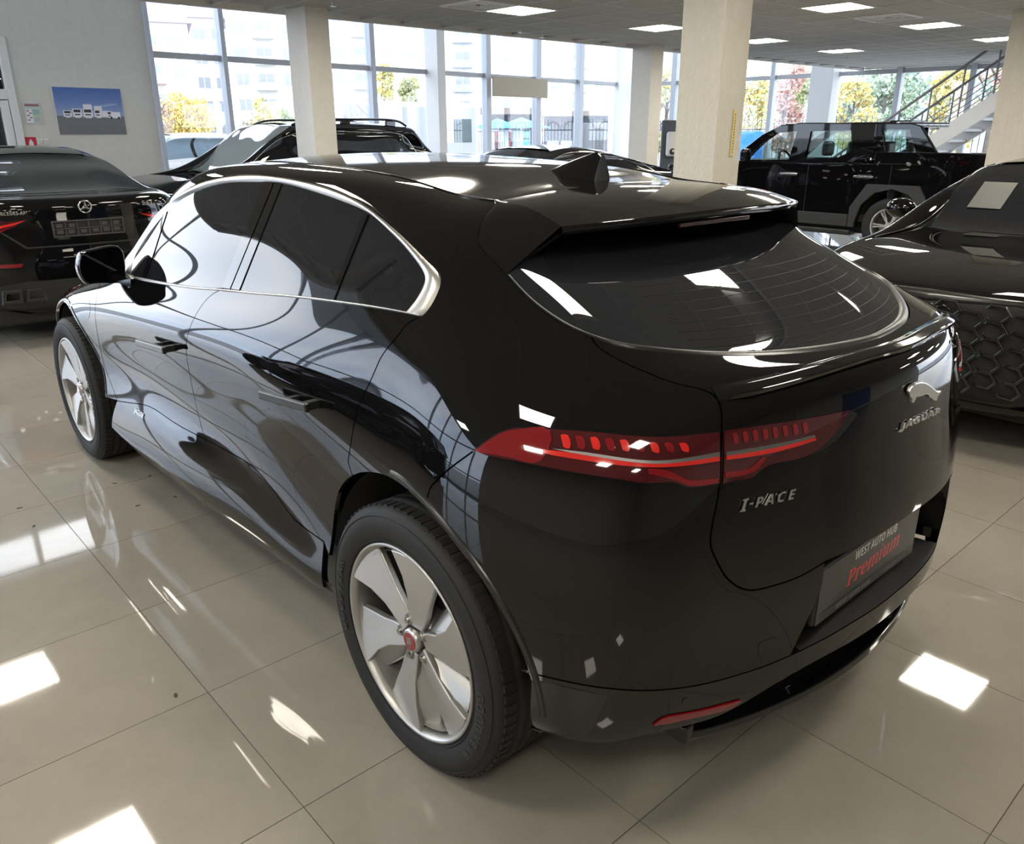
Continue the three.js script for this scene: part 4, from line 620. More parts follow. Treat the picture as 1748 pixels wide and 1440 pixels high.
  for (let i = 0; i < zs.length; i += 2) { const a = zs[i], b = zs[i + 1]; mesh('transom', rbox(XR - .05, XR + .05, TRANSOM - .045, TRANSOM + .045, a, b, .006), std(col(.42, .43, .45), .5), r); mesh('sill_rail', rbox(XR - .05, XR + .05, 0, .1, a, b, .006), frameM, r); mesh('pane', box(XR - .006, XR + .006, .1, TRANSOM - .045, a, b), M.clear, r); mesh('pane', box(XR - .006, XR + .006, TRANSOM + .045, ROOFY, a, b), M.clear, r); }

  // glazed wall beside the camera, seen only in the reflections
  const l = structure('window_4', 'glazed side wall that mirrors in the flank of the black crossover', 'window');
  const wl = structure('wall_left', 'plain white side wall beside the photographer', 'wall'); mesh('plaster', metricUV(box(XL - .2, XL, 0, ROOFY, -4.4, ZB + .2)), plaster, wl);
  for (let z = -13.4, k = 0; z < -4.6; z += 2.0, k++) {
    mesh('mullion', rbox(XL - .06, XL + .1, .0, ROOFY, z - .04, z + .04, .006), frameM, l);
    const b = Math.min(z + 1.96, -4.4); mesh('transom', rbox(XL - .05, XL + .05, TRANSOM - .045, TRANSOM + .045, z + .04, b, .006), frameM, l); mesh('low_transom', rbox(XL - .05, XL + .05, .95, 1.02, z + .04, b, .006), frameM, l);
    mesh('pane', box(XL - .006, XL + .006, .1, .95, z + .04, b), M.clear, l); mesh('pane', box(XL - .006, XL + .006, 1.02, TRANSOM - .045, z + .04, b), M.clear, l); mesh('pane', box(XL - .006, XL + .006, TRANSOM + .045, ROOFY, z + .04, b), M.clear, l);
    mesh('sill_rail', rbox(XL - .05, XL + .05, 0, .1, z + .04, b, .006), frameM, l);
  }
  // wall behind the camera
  const f = structure('wall_front', 'white wall behind the photographer with a blue panel', 'wall');
  mesh('plaster', metricUV(merge([box(XL, XR, 0, CEIL + .3, ZB, ZB + .2)])), std(col(.66, .65, .61), .85, 0, { map: plasterT }), f);
  mesh('blue_panel', box(6.6, 9.2, .1, 2.4, ZB - .03, ZB), std(col(.01, .045, .22), .5), f);
  mesh('door', [rbox(1.0, 1.95, 0, 2.1, ZB - .05, ZB, .005), rbox(4.2, 5.1, 0, 2.1, ZB - .05, ZB, .005)], std(col(.5, .5, .48), .6), f);
  // roof of the tall strip along the glazing, and the wall above the suspended ceiling
  const rf = structure('ceiling_high', 'roof of the tall strip along the glazed wall', 'ceiling');
  mesh('deck', [box(XL - .3, XR + .3, ROOFY, ROOFY + .2, -16.5, ZC + .3), box(XL - .3, OPENX, ROOFY, ROOFY + .2, ZC, OPENZ + .3)], std(col(.6, .6, .6), .9), rf);
  mesh('upstand', [box(OPENX, XR + .3, CEIL + .05, ROOFY, ZC, ZC + .2), box(OPENX, OPENX + .2, CEIL + .05, ROOFY, ZC, OPENZ), box(XL - .3, OPENX, CEIL + .05, ROOFY, OPENZ, OPENZ + .2)], plaster, rf);
  // square columns on a six-metre grid
  const columns = [[4.68, 4.97, -3.545, -3.222, 'stocky beige textured column with a yellow wall ruler behind the black crossover'], [4.68, 4.955, -8.86, -8.44, 'square off-white column in front of the black seven-seat wagon'], [10.66, 10.95, -9.0, -8.62, 'square white column beside the wall charger'], [10.67, 11.05, -3.62, -3.2, 'beige column beside the tail of the pickup truck']];
  columns.forEach(([x0, x1, a, b, label], i) => { const o = structure('column_' + (i + 2), label, 'column'); mesh('shaft', metricUV(box(x0, x1, 0, CEIL + .04, a, b)), i === 0 || i === 3 ? render : plaster, o); if (i === 1 || i === 2) { } });
}
// ---------- things on the walls, stairs, small fittings ----------
{
  const onWall = (name, label, cat, px, py) => { const p = glassHit(px, py, .004), o = thing(name, label, cat, [p.x, p.y, p.z], WALLANG); return o; };
  { // poster
    const tl = glassHit(89, 149), tr = glassHit(206, 152), bl = glassHit(104, 231), w = tl.distanceTo(tr), h = tl.y - bl.y, o = onWall('truck_poster', 'blue sky poster of five white commercial vehicles on grey ground', 'poster', 154, 190);
    const t = canvasTex(700, 470, (c, W, H) => {
      const s = c.createLinearGradient(0, 0, 0, H * .6); s.addColorStop(0, '#3f63a8'); s.addColorStop(.6, '#6d86bb'); s.addColorStop(1, '#98a3c6'); c.fillStyle = s; c.fillRect(0, 0, W, H * .62);
      c.fillStyle = '#8ea6cf'; c.beginPath(); c.ellipse(W * .7, H * .38, 160, 12, -.15, 0, 7); c.fill(); c.fillStyle = '#6f6f74'; c.fillRect(0, H * .60, W, H * .4); const r = rng(9); for (let k = 0; k < 1600; k++) { const v = 90 + r() * 50; c.fillStyle = `rgb(${v},${v},${v + 4})`; c.fillRect(r() * W, H * .61 + r() * H * .39, 6, 2); }
      const van = (x, y, a, b, box) => { c.fillStyle = '#e4e2e8'; c.fillRect(x, y - b, a, b); if (box) c.fillRect(x + a * .1, y - b * 1.45, a * .9, b * .6); c.fillStyle = '#23262e'; c.fillRect(x + a * .12, y - b * .9, a * .76, b * .3); c.fillRect(x + a * .2, y - b * .42, a * .6, b * .12); c.fillRect(x + 3, y - 8, 14, 10); c.fillRect(x + a - 17, y - 8, 14, 10); };
      van(70, 300, 84, 72); van(165, 302, 92, 92); van(270, 304, 100, 96, 1); van(385, 302, 88, 84, 1); c.fillStyle = '#e4e2e8'; c.fillRect(440, 228, 120, 66); van(520, 306, 60, 74); c.fillStyle = '#ece9ee'; c.fillRect(560, 240, 100, 62); c.fillStyle = '#23262e'; c.beginPath(); c.arc(560, 300, 13, 0, 7); c.arc(640, 300, 13, 0, 7); c.fill();
    });
    mesh('board', rbox(-w / 2, w / 2, -h / 2, h / 2, 0, .012, .003), M.white, o); mesh('print', new THREE.PlaneGeometry(w - .004, h - .004).translate(0, 0, .0135), std(0xffffff, .35, 0, { map: t }), o);
  }
  { const o = onWall('evacuation_notice', 'small framed safety notice with coloured bands beside the white door', 'notice', 56, 193), t = canvasTex(210, 270, (c, W, H) => { c.fillStyle = '#c3c6c4'; c.fillRect(0, 0, W, H); c.fillStyle = '#a8706c'; c.fillRect(10, 14, W - 20, 22); c.fillStyle = '#5b5555'; c.fillRect(6, 36, W - 12, 10); c.fillStyle = '#e3e0df'; c.fillRect(14, 84, 80, 176); c.fillStyle = '#6b5f62'; for (let k = 0; k < 5; k++) c.fillRect(22 + (k % 2) * 30, 100 + k * 30, 34, 14); c.fillStyle = '#8fb3a8'; c.fillRect(104, 84, 94, 70); c.fillStyle = '#b7c29a'; c.fillRect(104, 154, 94, 40); c.fillStyle = '#b0b4b4'; c.fillRect(104, 194, 94, 64); });
    mesh('frame', rbox(-.115, .115, -.15, .15, 0, .008, .002), std(col(.6, .6, .6), .5), o); mesh('print', new THREE.PlaneGeometry(.215, .285).translate(0, 0, .009), std(0xffffff, .4, 0, { map: t }), o); }
  { const o = onWall('fire_sign', 'red fire safety sign with a white symbol beside the door frame', 'sign', 53, 243); mesh('plate', rbox(-.075, .075, -.075, .075, 0, .005, .002), std(col(.55, .02, .05), .5), o); mesh('symbol', extrude([[-.03, -.05], [.03, -.05], [.03, 0], [.0, .05], [-.03, 0]], .002).translate(0, 0, .0045), M.white, o); }
  { const o = onWall('light_switch', 'cream double light switch on the poster wall', 'switch', 74, 242); mesh('plate', rbox(-.08, .08, -.04, .04, 0, .012, .006), M.white, o); for (const x of [-.04, .04]) mesh('rocker', rbox(x - .028, x + .028, -.028, .028, .012, .02, .004), std(col(.6, .57, .48), .5), o); }
  { // blank banner in the glazing
    const a = glassHit(841, 149, .2), b = glassHit(934, 153, .2), w = a.distanceTo(b), o = thing('hanging_banner', 'blank beige banner hanging in front of the glazed wall', 'banner', [(a.x + b.x) / 2, 2.36, (a.z + b.z) / 2], WALLANG); mesh('sheet', rbox(-w / 2, w / 2, 0, .42, -.02, .02, .006), std(col(.42, .36, .26), .7), o); for (const x of [-w * .4, w * .4]) mesh('hanger', bar(V3(x, .42, 0), V3(x, 3.9, 0), .004, 5), M.steel, o); }
  { // yellow strip on the textured column
    const o = thing('yellow_strip', 'yellowed perforated plastic strip fixed on the beige textured column', 'strip', [4.868, 1.60, -3.221]); mesh('strip', rbox(-.018, .018, -.148, .145, 0, .008, .006, 3), std(col(.62, .5, .2), .5), o); for (let k = 0; k < 14; k++) mesh('bead', new THREE.SphereGeometry(.006, 8, 6).translate(0, -.12 + k * .018, .009), std(col(.5, .38, .12), .5), o); }
  { // wall charger on a grey post panel
    const p = onPlane(1146, 240, 2, -9.9), o = thing('wall_charger', 'white oval charging unit on a dark grey post panel', 'charger', [p.x, 0, p.z], -.5); mesh('post_panel', rbox(-.19, .19, 0, 1.80, -.06, .0, .01), std(col(.075, .085, .1), .6), o); mesh('unit', rbox(-.12, .12, 1.16, 1.60, 0, .1, .1, 5), M.white, o); mesh('socket', new THREE.CylinderGeometry(.05, .06, .05, 24).rotateX(Math.PI / 2).translate(-.01, 1.25, .11), M.plastic, o); mesh('socket_lens', new THREE.SphereGeometry(.025, 12, 8).translate(-.01, 1.26, .135), M.white, o); }
  { // steel stairs along the far glazing
    const o = thing('steel_stairs', 'grey steel staircase with wire railings rising along the glazed side wall', 'stairs', [0, 0, 0]), steel = std(col(.2, .205, .215), .5, .2), light = std(col(.62, .63, .65), .5), X1 = 15.7, X2 = 16.7;
    const a0 = onPlane(1584, 248, 0, X1), a1 = onPlane(1702, 172, 0, X1), dir = V3().subVectors(a1, a0).normalize(), k0 = -a0.y / dir.y, base = a0.clone().addScaledVector(dir, k0), tp = a0.clone().addScaledVector(dir, (3.6 - a0.y) / dir.y);
    for (const x of [X1, X2]) mesh('stringer', beam(V3(x, base.y, base.z), V3(x, tp.y, tp.z), .06, .26), light, o);
    const n = 19; for (let k = 1; k <= n; k++) { const q = base.clone().lerp(tp, k / (n + 1)); mesh('tread', rbox(X1 + .03, X2 - .03, q.y - .03, q.y + .02, q.z - .16, q.z + .16, .008), light, o); }
    for (const x of [X1, X2]) { for (let k = 0; k < 9; k++) { const q = base.clone().lerp(tp, .06 + k / 9 * .9); mesh('baluster', bar(V3(x, q.y, q.z), V3(x, q.y + 1.0, q.z), .016, 6), steel, o); } mesh('handrail', bar(V3(x, base.y + 1.0, base.z), V3(x, tp.y + 1.0, tp.z), .024, 8), steel, o); for (const h of [.3, .5, .7]) mesh('rail_wire', bar(V3(x, base.y + h, base.z), V3(x, tp.y + h, tp.z), .008, 5), steel, o); }
  }
  // crumbs of dry leaf on the floor
  const lg = extrude([[-.012, 0], [-.004, .006], [.006, .004], [.013, -.002], [.003, -.006]], .0015).rotateX(-Math.PI / 2), lm = std(col(.045, .035, .025), .8);
  [[33, 867], [58, 898], [196, 825], [256, 812], [299, 848], [235, 863], [300, 1187]].forEach(([x, y], k) => { const p = onPlane(x, y, 1, 0), m = tag(mesh('leaf_crumb', lg, lm), 'dry brown leaf crumb on the tiles beside the crossover', 'leaf', 'dry leaf crumbs on the floor'); m.position.set(p.x, .0005, p.z); m.rotation.y = k * 1.3; });
  // sprinkler heads
  for (const [x, y] of [[568, 1], [888, 48], [1445, 97], [926, 57]]) { const p = onPlane(x, y, 1, CEIL), o = thing('sprinkler_head', 'small pendant sprinkler head below the suspended ceiling', 'sprinkler', [p.x, CEIL, p.z], 0, 'sprinkler heads'); mesh('stem', bar(V3(0, 0, 0), V3(0, -.05, 0), .012), M.satinChrome, o); mesh('deflector', new THREE.CylinderGeometry(.03, .03, .004, 12).translate(0, -.052, 0), M.satinChrome, o); }
}
// ---------- other cars in the hall: the same kind of skin from a few measures ----------
function carNet(p) {
  const { hw, zr, zf, wb, belt, roof, rl, lipY, lipZ, baseY, baseZ, roofR, roofF, cowlY, cowlZ, noseY, floorY = .22 } = p, L = (a, b, f) => a + (b - a) * f;
  const beltAt = (z) => L(belt[0], belt[1], Math.min(1, Math.max(0, -z / wb))), roofAt = (z) => roof - p.roofDrop * Math.pow(Math.abs((z - L(roofR, roofF, .55)) / (roofR - roofF)), 2) * 4;
  const net = [];
  const round = p.tail ?? .13;
  for (const [s, f] of [[0, 0], [.35, .22], [.68, .55]]) { // tail
    const l = hw * s * .98, c = round * Math.pow(s / .68, 2);
    net.push([[l * .95, floorY + .03, zr - .12 - c], [l, .34, zr - .03 - c], [l, .48, zr - c], [l, .7, zr - .005 - c], [l * .99, lipY - .16, zr - .035 - c], [l * .97, lipY, lipZ - c], [l * .9, baseY, baseZ - c * .5], [l * .8, L(baseY, roofAt(roofR), .55), L(baseZ, roofR, .55)], [l * .72, roofAt(roofR) - .012 - .02 * s, roofR + .06], [l * .66, roofAt(roofR) + .021 * (1 - s), roofR]]);
  }
  net.push([[hw * .84, floorY + .03, zr - .36], [hw * .88, .34, zr - .28], [hw * .89, .48, zr - .26], [hw * .89, .7, zr - .265], [hw * .86, lipY - .15, zr - .28], [hw * .80, lipY - .015, Math.min(zr - .3, lipZ - .1)], [hw * .71, baseY + .005, L(baseZ, lipZ, .15)], [hw * .66, L(baseY, roofAt(roofR), .5), L(baseZ, roofR, .5)], [rl + .03, roofAt(roofR) - .025, roofR + .03], [rl * .93, roofAt(roofR) - .004, roofR]]);
  const st = [[zr - .62, .02], [0, .12], [-wb * .18, .26], [-wb * .35, .42], [-wb * .52, .58], [-wb * .7, .76], [-wb * .86, .93], [-wb, 1]];
  st.forEach(([z, f], i) => {
    const arch = i === 1 || i === 7 ? .012 : i === 0 ? .004 : -.022, b = beltAt(z), z9 = L(roofR, roofF, f), y9 = roofAt(z9), frontness = Math.max(0, (i - 5) / 2);
    let B = [hw * .9, b, z], T = [rl + .08, y9 - .022, z9];
    if (i === 0) B = [hw * .88, L(lipY, b, .3), z];
    if (i === 7) { B = [hw * .84, L(cowlY, noseY, .25), z + .02]; } if (i === 6) B = [hw * .88, L(b, cowlY, .6), z];
    const R6 = [L(B[0], T[0], .36) + .012, L(B[1], T[1], .36), L(B[2], T[2], i > 4 ? .30 : .25)], R7 = [L(B[0], T[0], .76) + .012, L(B[1], T[1], .76), L(B[2], T[2], .7)];
    if (i === 0) { R6[0] = hw * .74; R6[1] = Math.max(R6[1] - .02, baseY); R6[2] = L(z, roofR, .3); }
    if (i === 7) { R6[0] = hw * .74; R6[1] = cowlY + .01; R6[2] = cowlZ - .04; R7[0] = L(hw * .74, T[0], .6); R7[1] = L(cowlY, T[1], .55); R7[2] = L(cowlZ, T[2], .55); }
    net.push([[hw * .88, floorY, z], [hw + arch - .045, .32, z], [hw + arch - .015, .48, z], [hw + arch, .7, z], [hw * .965 + arch * .5, L(.7, B[1], .6), z], B, R6, R7, T, [rl, y9, z9]]);
  });
  const nose = (l, dz, k) => [[l * .94, floorY + .02, zf + .12 + dz], [l, .33, zf + .02 + dz], [l, .48, zf + dz], [l, noseY - .13, zf + .01 + dz], [l * .97, noseY - .02, zf + .1 + dz], [l * .9, L(noseY, cowlY, .55), L(zf, cowlZ, .5)], [l * .86, cowlY, cowlZ], [l * .78, L(cowlY, roofAt(roofF), .55), L(cowlZ, roofF, .55)], [Math.min(l * .8, rl), roofAt(roofF) - .03 + .02 * (1 - l / hw), roofF - .06], [Math.min(l * .72, rl * .9), roofAt(roofF) + .02 * (1 - l / hw), roofF]];
  net.push(nose(hw * .86, .3), nose(hw * .5, .07), nose(0, 0));
  return net;
}
function genericWheel(R, rim, w, spokes, rimM, twin = true) {
  const g = new THREE.Group(); mesh('tyre', makeTyre(R, rim, w), M.rubber, g);
  const r = mesh('rim', new THREE.LatheGeometry([[rim, w * .42], [rim + .004, w * .47], [rim - .008, w * .46], [rim - .02, w * .36], [rim - .024, -w * .4]].map(([a, b]) => new THREE.Vector2(a, b)), 64).rotateX(Math.PI / 2), rimM, g);
  mesh('brake_disc', new THREE.CylinderGeometry(rim * .7, rim * .7, .02, 40).rotateX(Math.PI / 2).translate(0, 0, 0), M.steel, r);
  for (let k = 0; k < spokes; k++) { const a = k / spokes * 360, f = twin ? [[[.04, -12], [.1, -9], [rim - .015, -7.5], [rim - .015, -3], [.1, -2.5], [.045, 0]], [[.045, 0], [.1, 2.5], [rim - .015, 3], [rim - .015, 7.5], [.1, 9], [.04, 12]]] : [[[.04, -16], [.1, -7], [rim - .015, -6], [rim - .015, 6], [.1, 7], [.04, 16]]]; for (const q of f) mesh('spoke', extrude(polar(q.map(([x, d]) => [x, d + a])), .02, .003).translate(0, 0, w * .26), rimM, r); }
  mesh('hub_cap', new THREE.CylinderGeometry(.05, .06, .03, 30).rotateX(Math.PI / 2).translate(0, 0, w * .36), rimM, r); return g;
}
function makeCar(name, label, pos, turn, p, opt = {}) {
  const C = thing(name, label, 'car', pos, turn); C.updateMatrixWorld(true);
  const K = new Skin(carNet(p), 260, 100, C.matrixWorld.clone()), T = K.NV, body = opt.paint ?? M.paint, g = .12, { wb, hw } = p, r = p.wheelR, ra = r + .07, b5 = K.tv[5];
  const arc = (zc, a0, a1, n = 20) => Array.from({ length: n + 1 }, (_, k) => { const a = (a0 + (a1 - a0) * k / n) * Math.PI / 180; return K.side(zc + Math.cos(a) * ra, r + Math.sin(a) * ra); });
  const up = (z, y0, y1, n = 8) => Array.from({ length: n + 1 }, (_, k) => K.side(z, y0 + (y1 - y0) * k / n));
  const beltUV = (z) => { const q = K.near((P, i, j) => Math.abs(P.z - z) + Math.abs(j - b5) * .02 + (i < K.tu[3] ? 9 : 0), 1); return [q[0], b5]; };
  const two = (n, poly, mat, o = {}, parent = C, lab) => { const a = mesh(n, K.panel(poly, { inset: g, ...o }), mat, parent, lab), b = mesh(n, K.panel(poly, { inset: g, ...o, mirror: -1 }), mat, parent, lab); return [a, b]; };
  const zD = [-ra * .72, -wb * .53, -wb + ra + .06];                     // door shut lines
  const uB = (z) => beltUV(z)[0];
  const bot = (z) => K.side(z, p.floorY + .03 ?? .25);
  const low = (z) => K.side(z, .25);
  two('rear_wing', [[K.tu[3] - 4, 0], [K.tu[3] - 4, b5], [uB(zD[0]), b5], ...up(zD[0], p.belt[0] - .08, r + Math.sqrt(Math.max(0, ra * ra - zD[0] * zD[0]))), ...arc(0, 180 - Math.acos(-zD[0] / ra) * 180 / Math.PI, -14)], body);
  mesh('rear_bumper', K.both([[0, 0], [K.tu[3] - 4, 0], [K.tu[3] - 4, b5 - 4], [0, b5 - 4]], { inset: .02 }), body, C);
  two('rear_door', [...up(zD[0], r + Math.sqrt(ra * ra - zD[0] * zD[0]), p.belt[0] - .08), [uB(zD[0]), b5], [uB(zD[1]), b5], ...up(zD[1], p.belt[0] - .1, .28), low(-ra - .02), ...arc(0, 195, 180 - Math.acos(-zD[0] / ra) * 180 / Math.PI)], body);
  two('front_door', [...up(zD[1], .28, p.belt[0] - .1), [uB(zD[1]), b5], [uB(zD[2]), b5], ...up(zD[2], p.belt[1] - .1, .28)], body);
  two('front_wing', [...up(zD[2], .28, p.belt[1] - .1), [uB(zD[2]), b5], [K.tu[12] - 3, b5], [K.tu[12] - 3, 0], ...arc(-wb, 194, -10)], body);
  mesh('front_bumper', K.both([[K.tu[12] - 3, 0], [K.NU, 0], [K.NU, K.tv[4]], [K.tu[12] - 3, K.tv[4]]], { inset: .02 }), body, C);
  mesh('bonnet', K.both([[K.tu[12] - 3, K.tv[4]], [K.NU, K.tv[4]], [K.NU, K.tv[6] - 1], [K.tu[12], K.tv[6] - 1], [K.tu[11], K.tv[6] - 3], [K.tu[11] - 2, b5], [K.tu[12] - 3, b5]], { inset: .1 }), body, C);
  mesh('greenhouse_frame', K.both([[0, b5 - 4], [K.tu[3] - 4, b5 - 4], [K.tu[3] - 4, b5], [K.tu[11] - 2, b5], [K.tu[11], K.tv[6] - 3], [K.tu[12], K.tv[6] - 1], [K.NU, K.tv[6] - 1], [K.NU, T], [0, T]], { inset: .03 }), body, C);
  { const n = 40, ua = K.tu[4], ub = K.tu[10]; const gg = gridGeo((a, b) => { const e = K.pos(ua + (ub - ua) * a, T), f = b * 2 - 1; return [e.x * f, e.y + .022 * (1 - f * f), e.z]; }, n, 16); mesh('roof', gg, opt.roofMat ?? body, C); }
  const dl = p.dlo;                                                      // side glass outline as (z, y) pairs
  const outline = smooth([...dl, dl[0]], 5).slice(0, -1).map(([z, y]) => K.side(z, y));
  two('side_glass', outline, opt.glass ?? M.tint, { lift: .002, inset: 0, edge: .004 });
  if (opt.dloTrim) { const cl = outline.concat([outline[0]]), c0 = cl.reduce((s, q) => [s[0] + q[0] / cl.length, s[1] + q[1] / cl.length], [0, 0]), o2 = shrink(area2(outline) < 0 ? outline.slice().reverse() : outline, -1.1); o2.push(o2[0]); const i2 = shrink(area2(outline) < 0 ? outline.slice().reverse() : outline, .2); i2.push(i2[0]); for (const s of [1, -1]) mesh('window_trim', K.strip(o2, i2, .006, .004, s), opt.dloTrim, C); }
  for (const z of p.pillars ?? []) two('door_pillar', [K.side(z[0], z[1]), K.side(z[0] - .07, z[1]), K.side(z[2] - .07, z[3]), K.side(z[2], z[3])], M.gloss, { lift: .004, inset: 0, edge: .003 });
  mesh('windscreen', K.both([[K.NU, K.tv[6] + .5], [K.tu[12], K.tv[6] + .5], [K.tu[11] + 3, K.tv[6] + 1], [K.tu[11] - 1, K.tv[7]], [K.tu[10] + 3.5, T - 2], [K.NU, T - 1]], { lift: .002, edge: .004 }), opt.screen ?? M.tint, C);
  mesh('rear_window', K.both(opt.rearGlass ?? [[0, K.tv[6] + .6], [K.tu[2] + 3, K.tv[6] + .7], [K.tu[3] + 1, K.tv[6] + 1.4], [K.tu[3] + 3, K.tv[7] - 2], [K.tu[3] + 4, K.tv[8] - 2.5], [K.tu[3] + 2, K.tv[8]], [0, K.tv[8] + 1]], { lift: .002, edge: .004 }), M.tint, C);
  mesh('underbody', rbox(-hw * .82, hw * .82, .16, .45, p.zf + .25, p.zr - .2, .05), M.dark, C);
  for (const s of [1, -1]) for (const z of [0, -wb]) { mesh('arch_liner', gridGeo((a, b) => { const t = (-20 + 220 * a) * Math.PI / 180; return [-s * (hw * .55 + hw * .4 * b), r + Math.sin(t) * (ra - .002), z + Math.cos(t) * (ra - .002)]; }, 24, 3), M.dark, C); const w = opt.wheel.clone(); w.name = 'wheel'; w.rotation.order = 'YXZ'; w.position.set(-s * (hw - .125), r, z); w.rotation.set(0, -s * Math.PI / 2, z ? .3 : .1); C.add(w); }
  for (const s of [1, -1]) { const zm = p.cowlZ + .42, q = K.pos(...K.side(zm, p.belt[1] + .03)), m = mesh('door_mirror', new THREE.SphereGeometry(1, 20, 14).scale(.11, .072, .07).translate(-s * (q.x + .14), q.y + .07, zm), opt.mirror ?? body, C); mesh('mirror_stalk', beam(V3(-s * (q.x - .02), q.y, zm), V3(-s * (q.x + .1), q.y + .03, zm), .05, .03), M.gloss, m); }
  for (const z of [zD[0] - .3, zD[1] - .32]) { const [u, v] = K.side(z, p.belt[0] - .14), q = K.pos(u, v); for (const s of [1, -1]) mesh('door_handle', rbox(-s * (q.x + .012) - .009, -s * (q.x + .012) + .009, q.y - .012, q.y + .012, z - .09, z + .09, .008), opt.handle ?? body, C); }
  return { C, K, two, both: (n, poly, mat, o = {}, parent = C, lab) => mesh(n, K.both(poly, { edge: .004, lift: .004, ...o }), mat, parent, lab) };
}
const wheelDark = genericWheel(.36, .265, .25, 5, std(col(.05, .05, .052), .35, .8)), wheelSilver = genericWheel(.37, .26, .24, 5, M.alloy);

// long black saloon, tail towards us
{
  const { C, K, two, both } = makeCar('executive_saloon', 'long black executive saloon seen from its tail, quad exhaust tips, beside the poster wall', [1.885, 0, -8.2], 0,
    { hw: .94, zr: 1.09, zf: -3.98, wb: 3.1, belt: [1.03, .97], roof: 1.475, roofDrop: .055, rl: .50, lipY: 1.115, lipZ: 1.02, baseY: 1.14, baseZ: .50, roofR: -.55, roofF: -1.75, cowlY: .98, cowlZ: -2.55, noseY: .82, wheelR: .36, tail: .11,
      dlo: [[-.02, 1.10], [-.12, 1.18], [-.4, 1.30], [-.9, 1.385], [-1.4, 1.395], [-1.75, 1.35], [-2.2, 1.16], [-2.42, 1.03], [-1.6, 1.05], [-.7, 1.08]], pillars: [[-1.2, 1.05, -1.15, 1.39]] },
    { wheel: wheelDark, dloTrim: M.chrome });
  const R = (l, y) => K.rear(l, y), poly = (a) => a.map(([l, y]) => R(l, y));
  const z = (l, y) => K.pos(...R(l, y)).z;
  for (const m of [1, -1]) {
    const t = mesh('tail_lamp', K.panel(poly([[.40, .985], [.55, .975], [.72, .98], [.80, .97], [.80, .87], [.72, .86], [.60, .90], [.48, .95]]), { lift: .004, edge: .006, mirror: m }), M.redDeep, C, 'slim red tail lamp');
    mesh('light_bar', K.panel(poly([[.42, .98], [.6, .945], [.74, .94], [.74, .92], [.6, .925], [.5, .948]]), { lift: .006, edge: .003, mirror: m }), M.redBar, t);
    mesh('light_bar', K.panel(poly([[.48, .948], [.6, .898], [.72, .862], [.78, .87], [.78, .88], [.72, .874], [.6, .91]]), { lift: .006, edge: .003, mirror: m }), M.red, t);
    mesh('bumper_reflector', K.panel(poly([[.50, .66], [.74, .66], [.74, .635], [.52, .632]]), { lift: .004, edge: .004, mirror: m }), M.red, C);
    const X = (x) => -m * x;
    for (const x of [.46, .62]) { const e = mesh('exhaust_tip', extrude([[-.07, -.045], [.065, -.045], [.07, .045], [-.055, .045]], .06, .006, [[[-.055, -.032], [.05, -.032], [.055, .032], [-.042, .032]]]).translate(X(x), .415, 1.03 - .1 * x), std(col(.08, .08, .08), .3, .8), C); mesh('exhaust_bore', box(X(x) - .055, X(x) + .055, .38, .45, .96 - .1 * x, .98 - .1 * x), M.dark, e); }
  }
  both('diffuser', [R(0, .52), R(.5, .52), R(.76, .48), R(.76, .30), R(0, .30)], M.plastic, { lift: .004 });
  both('boot_seam', [R(0, .78), R(.45, .78), R(.60, .91), R(.612, .905), R(.46, .768), R(0, .768)], M.dark, { lift: .0015, edge: .002 });
  both('plate_niche', [R(0, .975), R(.38, .975), R(.33, .82), R(0, .82)], M.gloss, { lift: .001 });
  // empty plate frame
  const zp = z(0, .90) + .006, DY = .115, H = mesh('plate_frame', [rbox(-.265, .265, .725, .735, zp, zp + .014, .003), rbox(-.265, .265, .84, .85, zp, zp + .014, .003), rbox(-.265, -.255, .735, .84, zp, zp + .014, .003), rbox(.255, .265, .735, .84, zp, zp + .014, .003), ...[-.17, -.085, 0, .085, .17].map((x) => box(x - .004, x + .004, .735, .84, zp, zp + .008)), box(-.255, .255, .784, .791, zp, zp + .008), ...[-.21, -.13, -.04, .05, .13, .21].map((x) => box(x - .025, x + .02, .75, .778, zp, zp + .006)), ...[-.21, -.12, .12, .21].map((x) => box(x - .025, x + .02, .798, .826, zp, zp + .006))], std(col(.06, .06, .062), .45), C, 'empty grey number plate frame');
  mesh('frame_back', box(-.255, .255, .735, .84, zp - .004, zp + .001), M.plastic, H); H.position.y = DY;
  // star badge and lettering
  const zs = z(0, 1.06) + .006, star = mesh('star_badge', [new THREE.TorusGeometry(.046, .006, 8, 40), ...[90, 210, 330].map((a) => extrude(polar([[.046, a], [.010, a + 60], [.010, a - 60]]), .004, .001))], M.chrome, C); star.position.set(0, 1.06, zs);
  const tl = text3('MERCEDES-AMG', .026, .003); tl.scale(.92, 1, 1); mesh('maker_lettering', tl.rotateY(-.16).translate(-.50, 1.035, z(.5, 1.035) + .004), BADGE, C);
  mesh('model_lettering', text3('S 63', .034, .003).rotateY(.16).translate(.50, 1.06, z(.5, 1.06) + .004), BADGE, C);
}
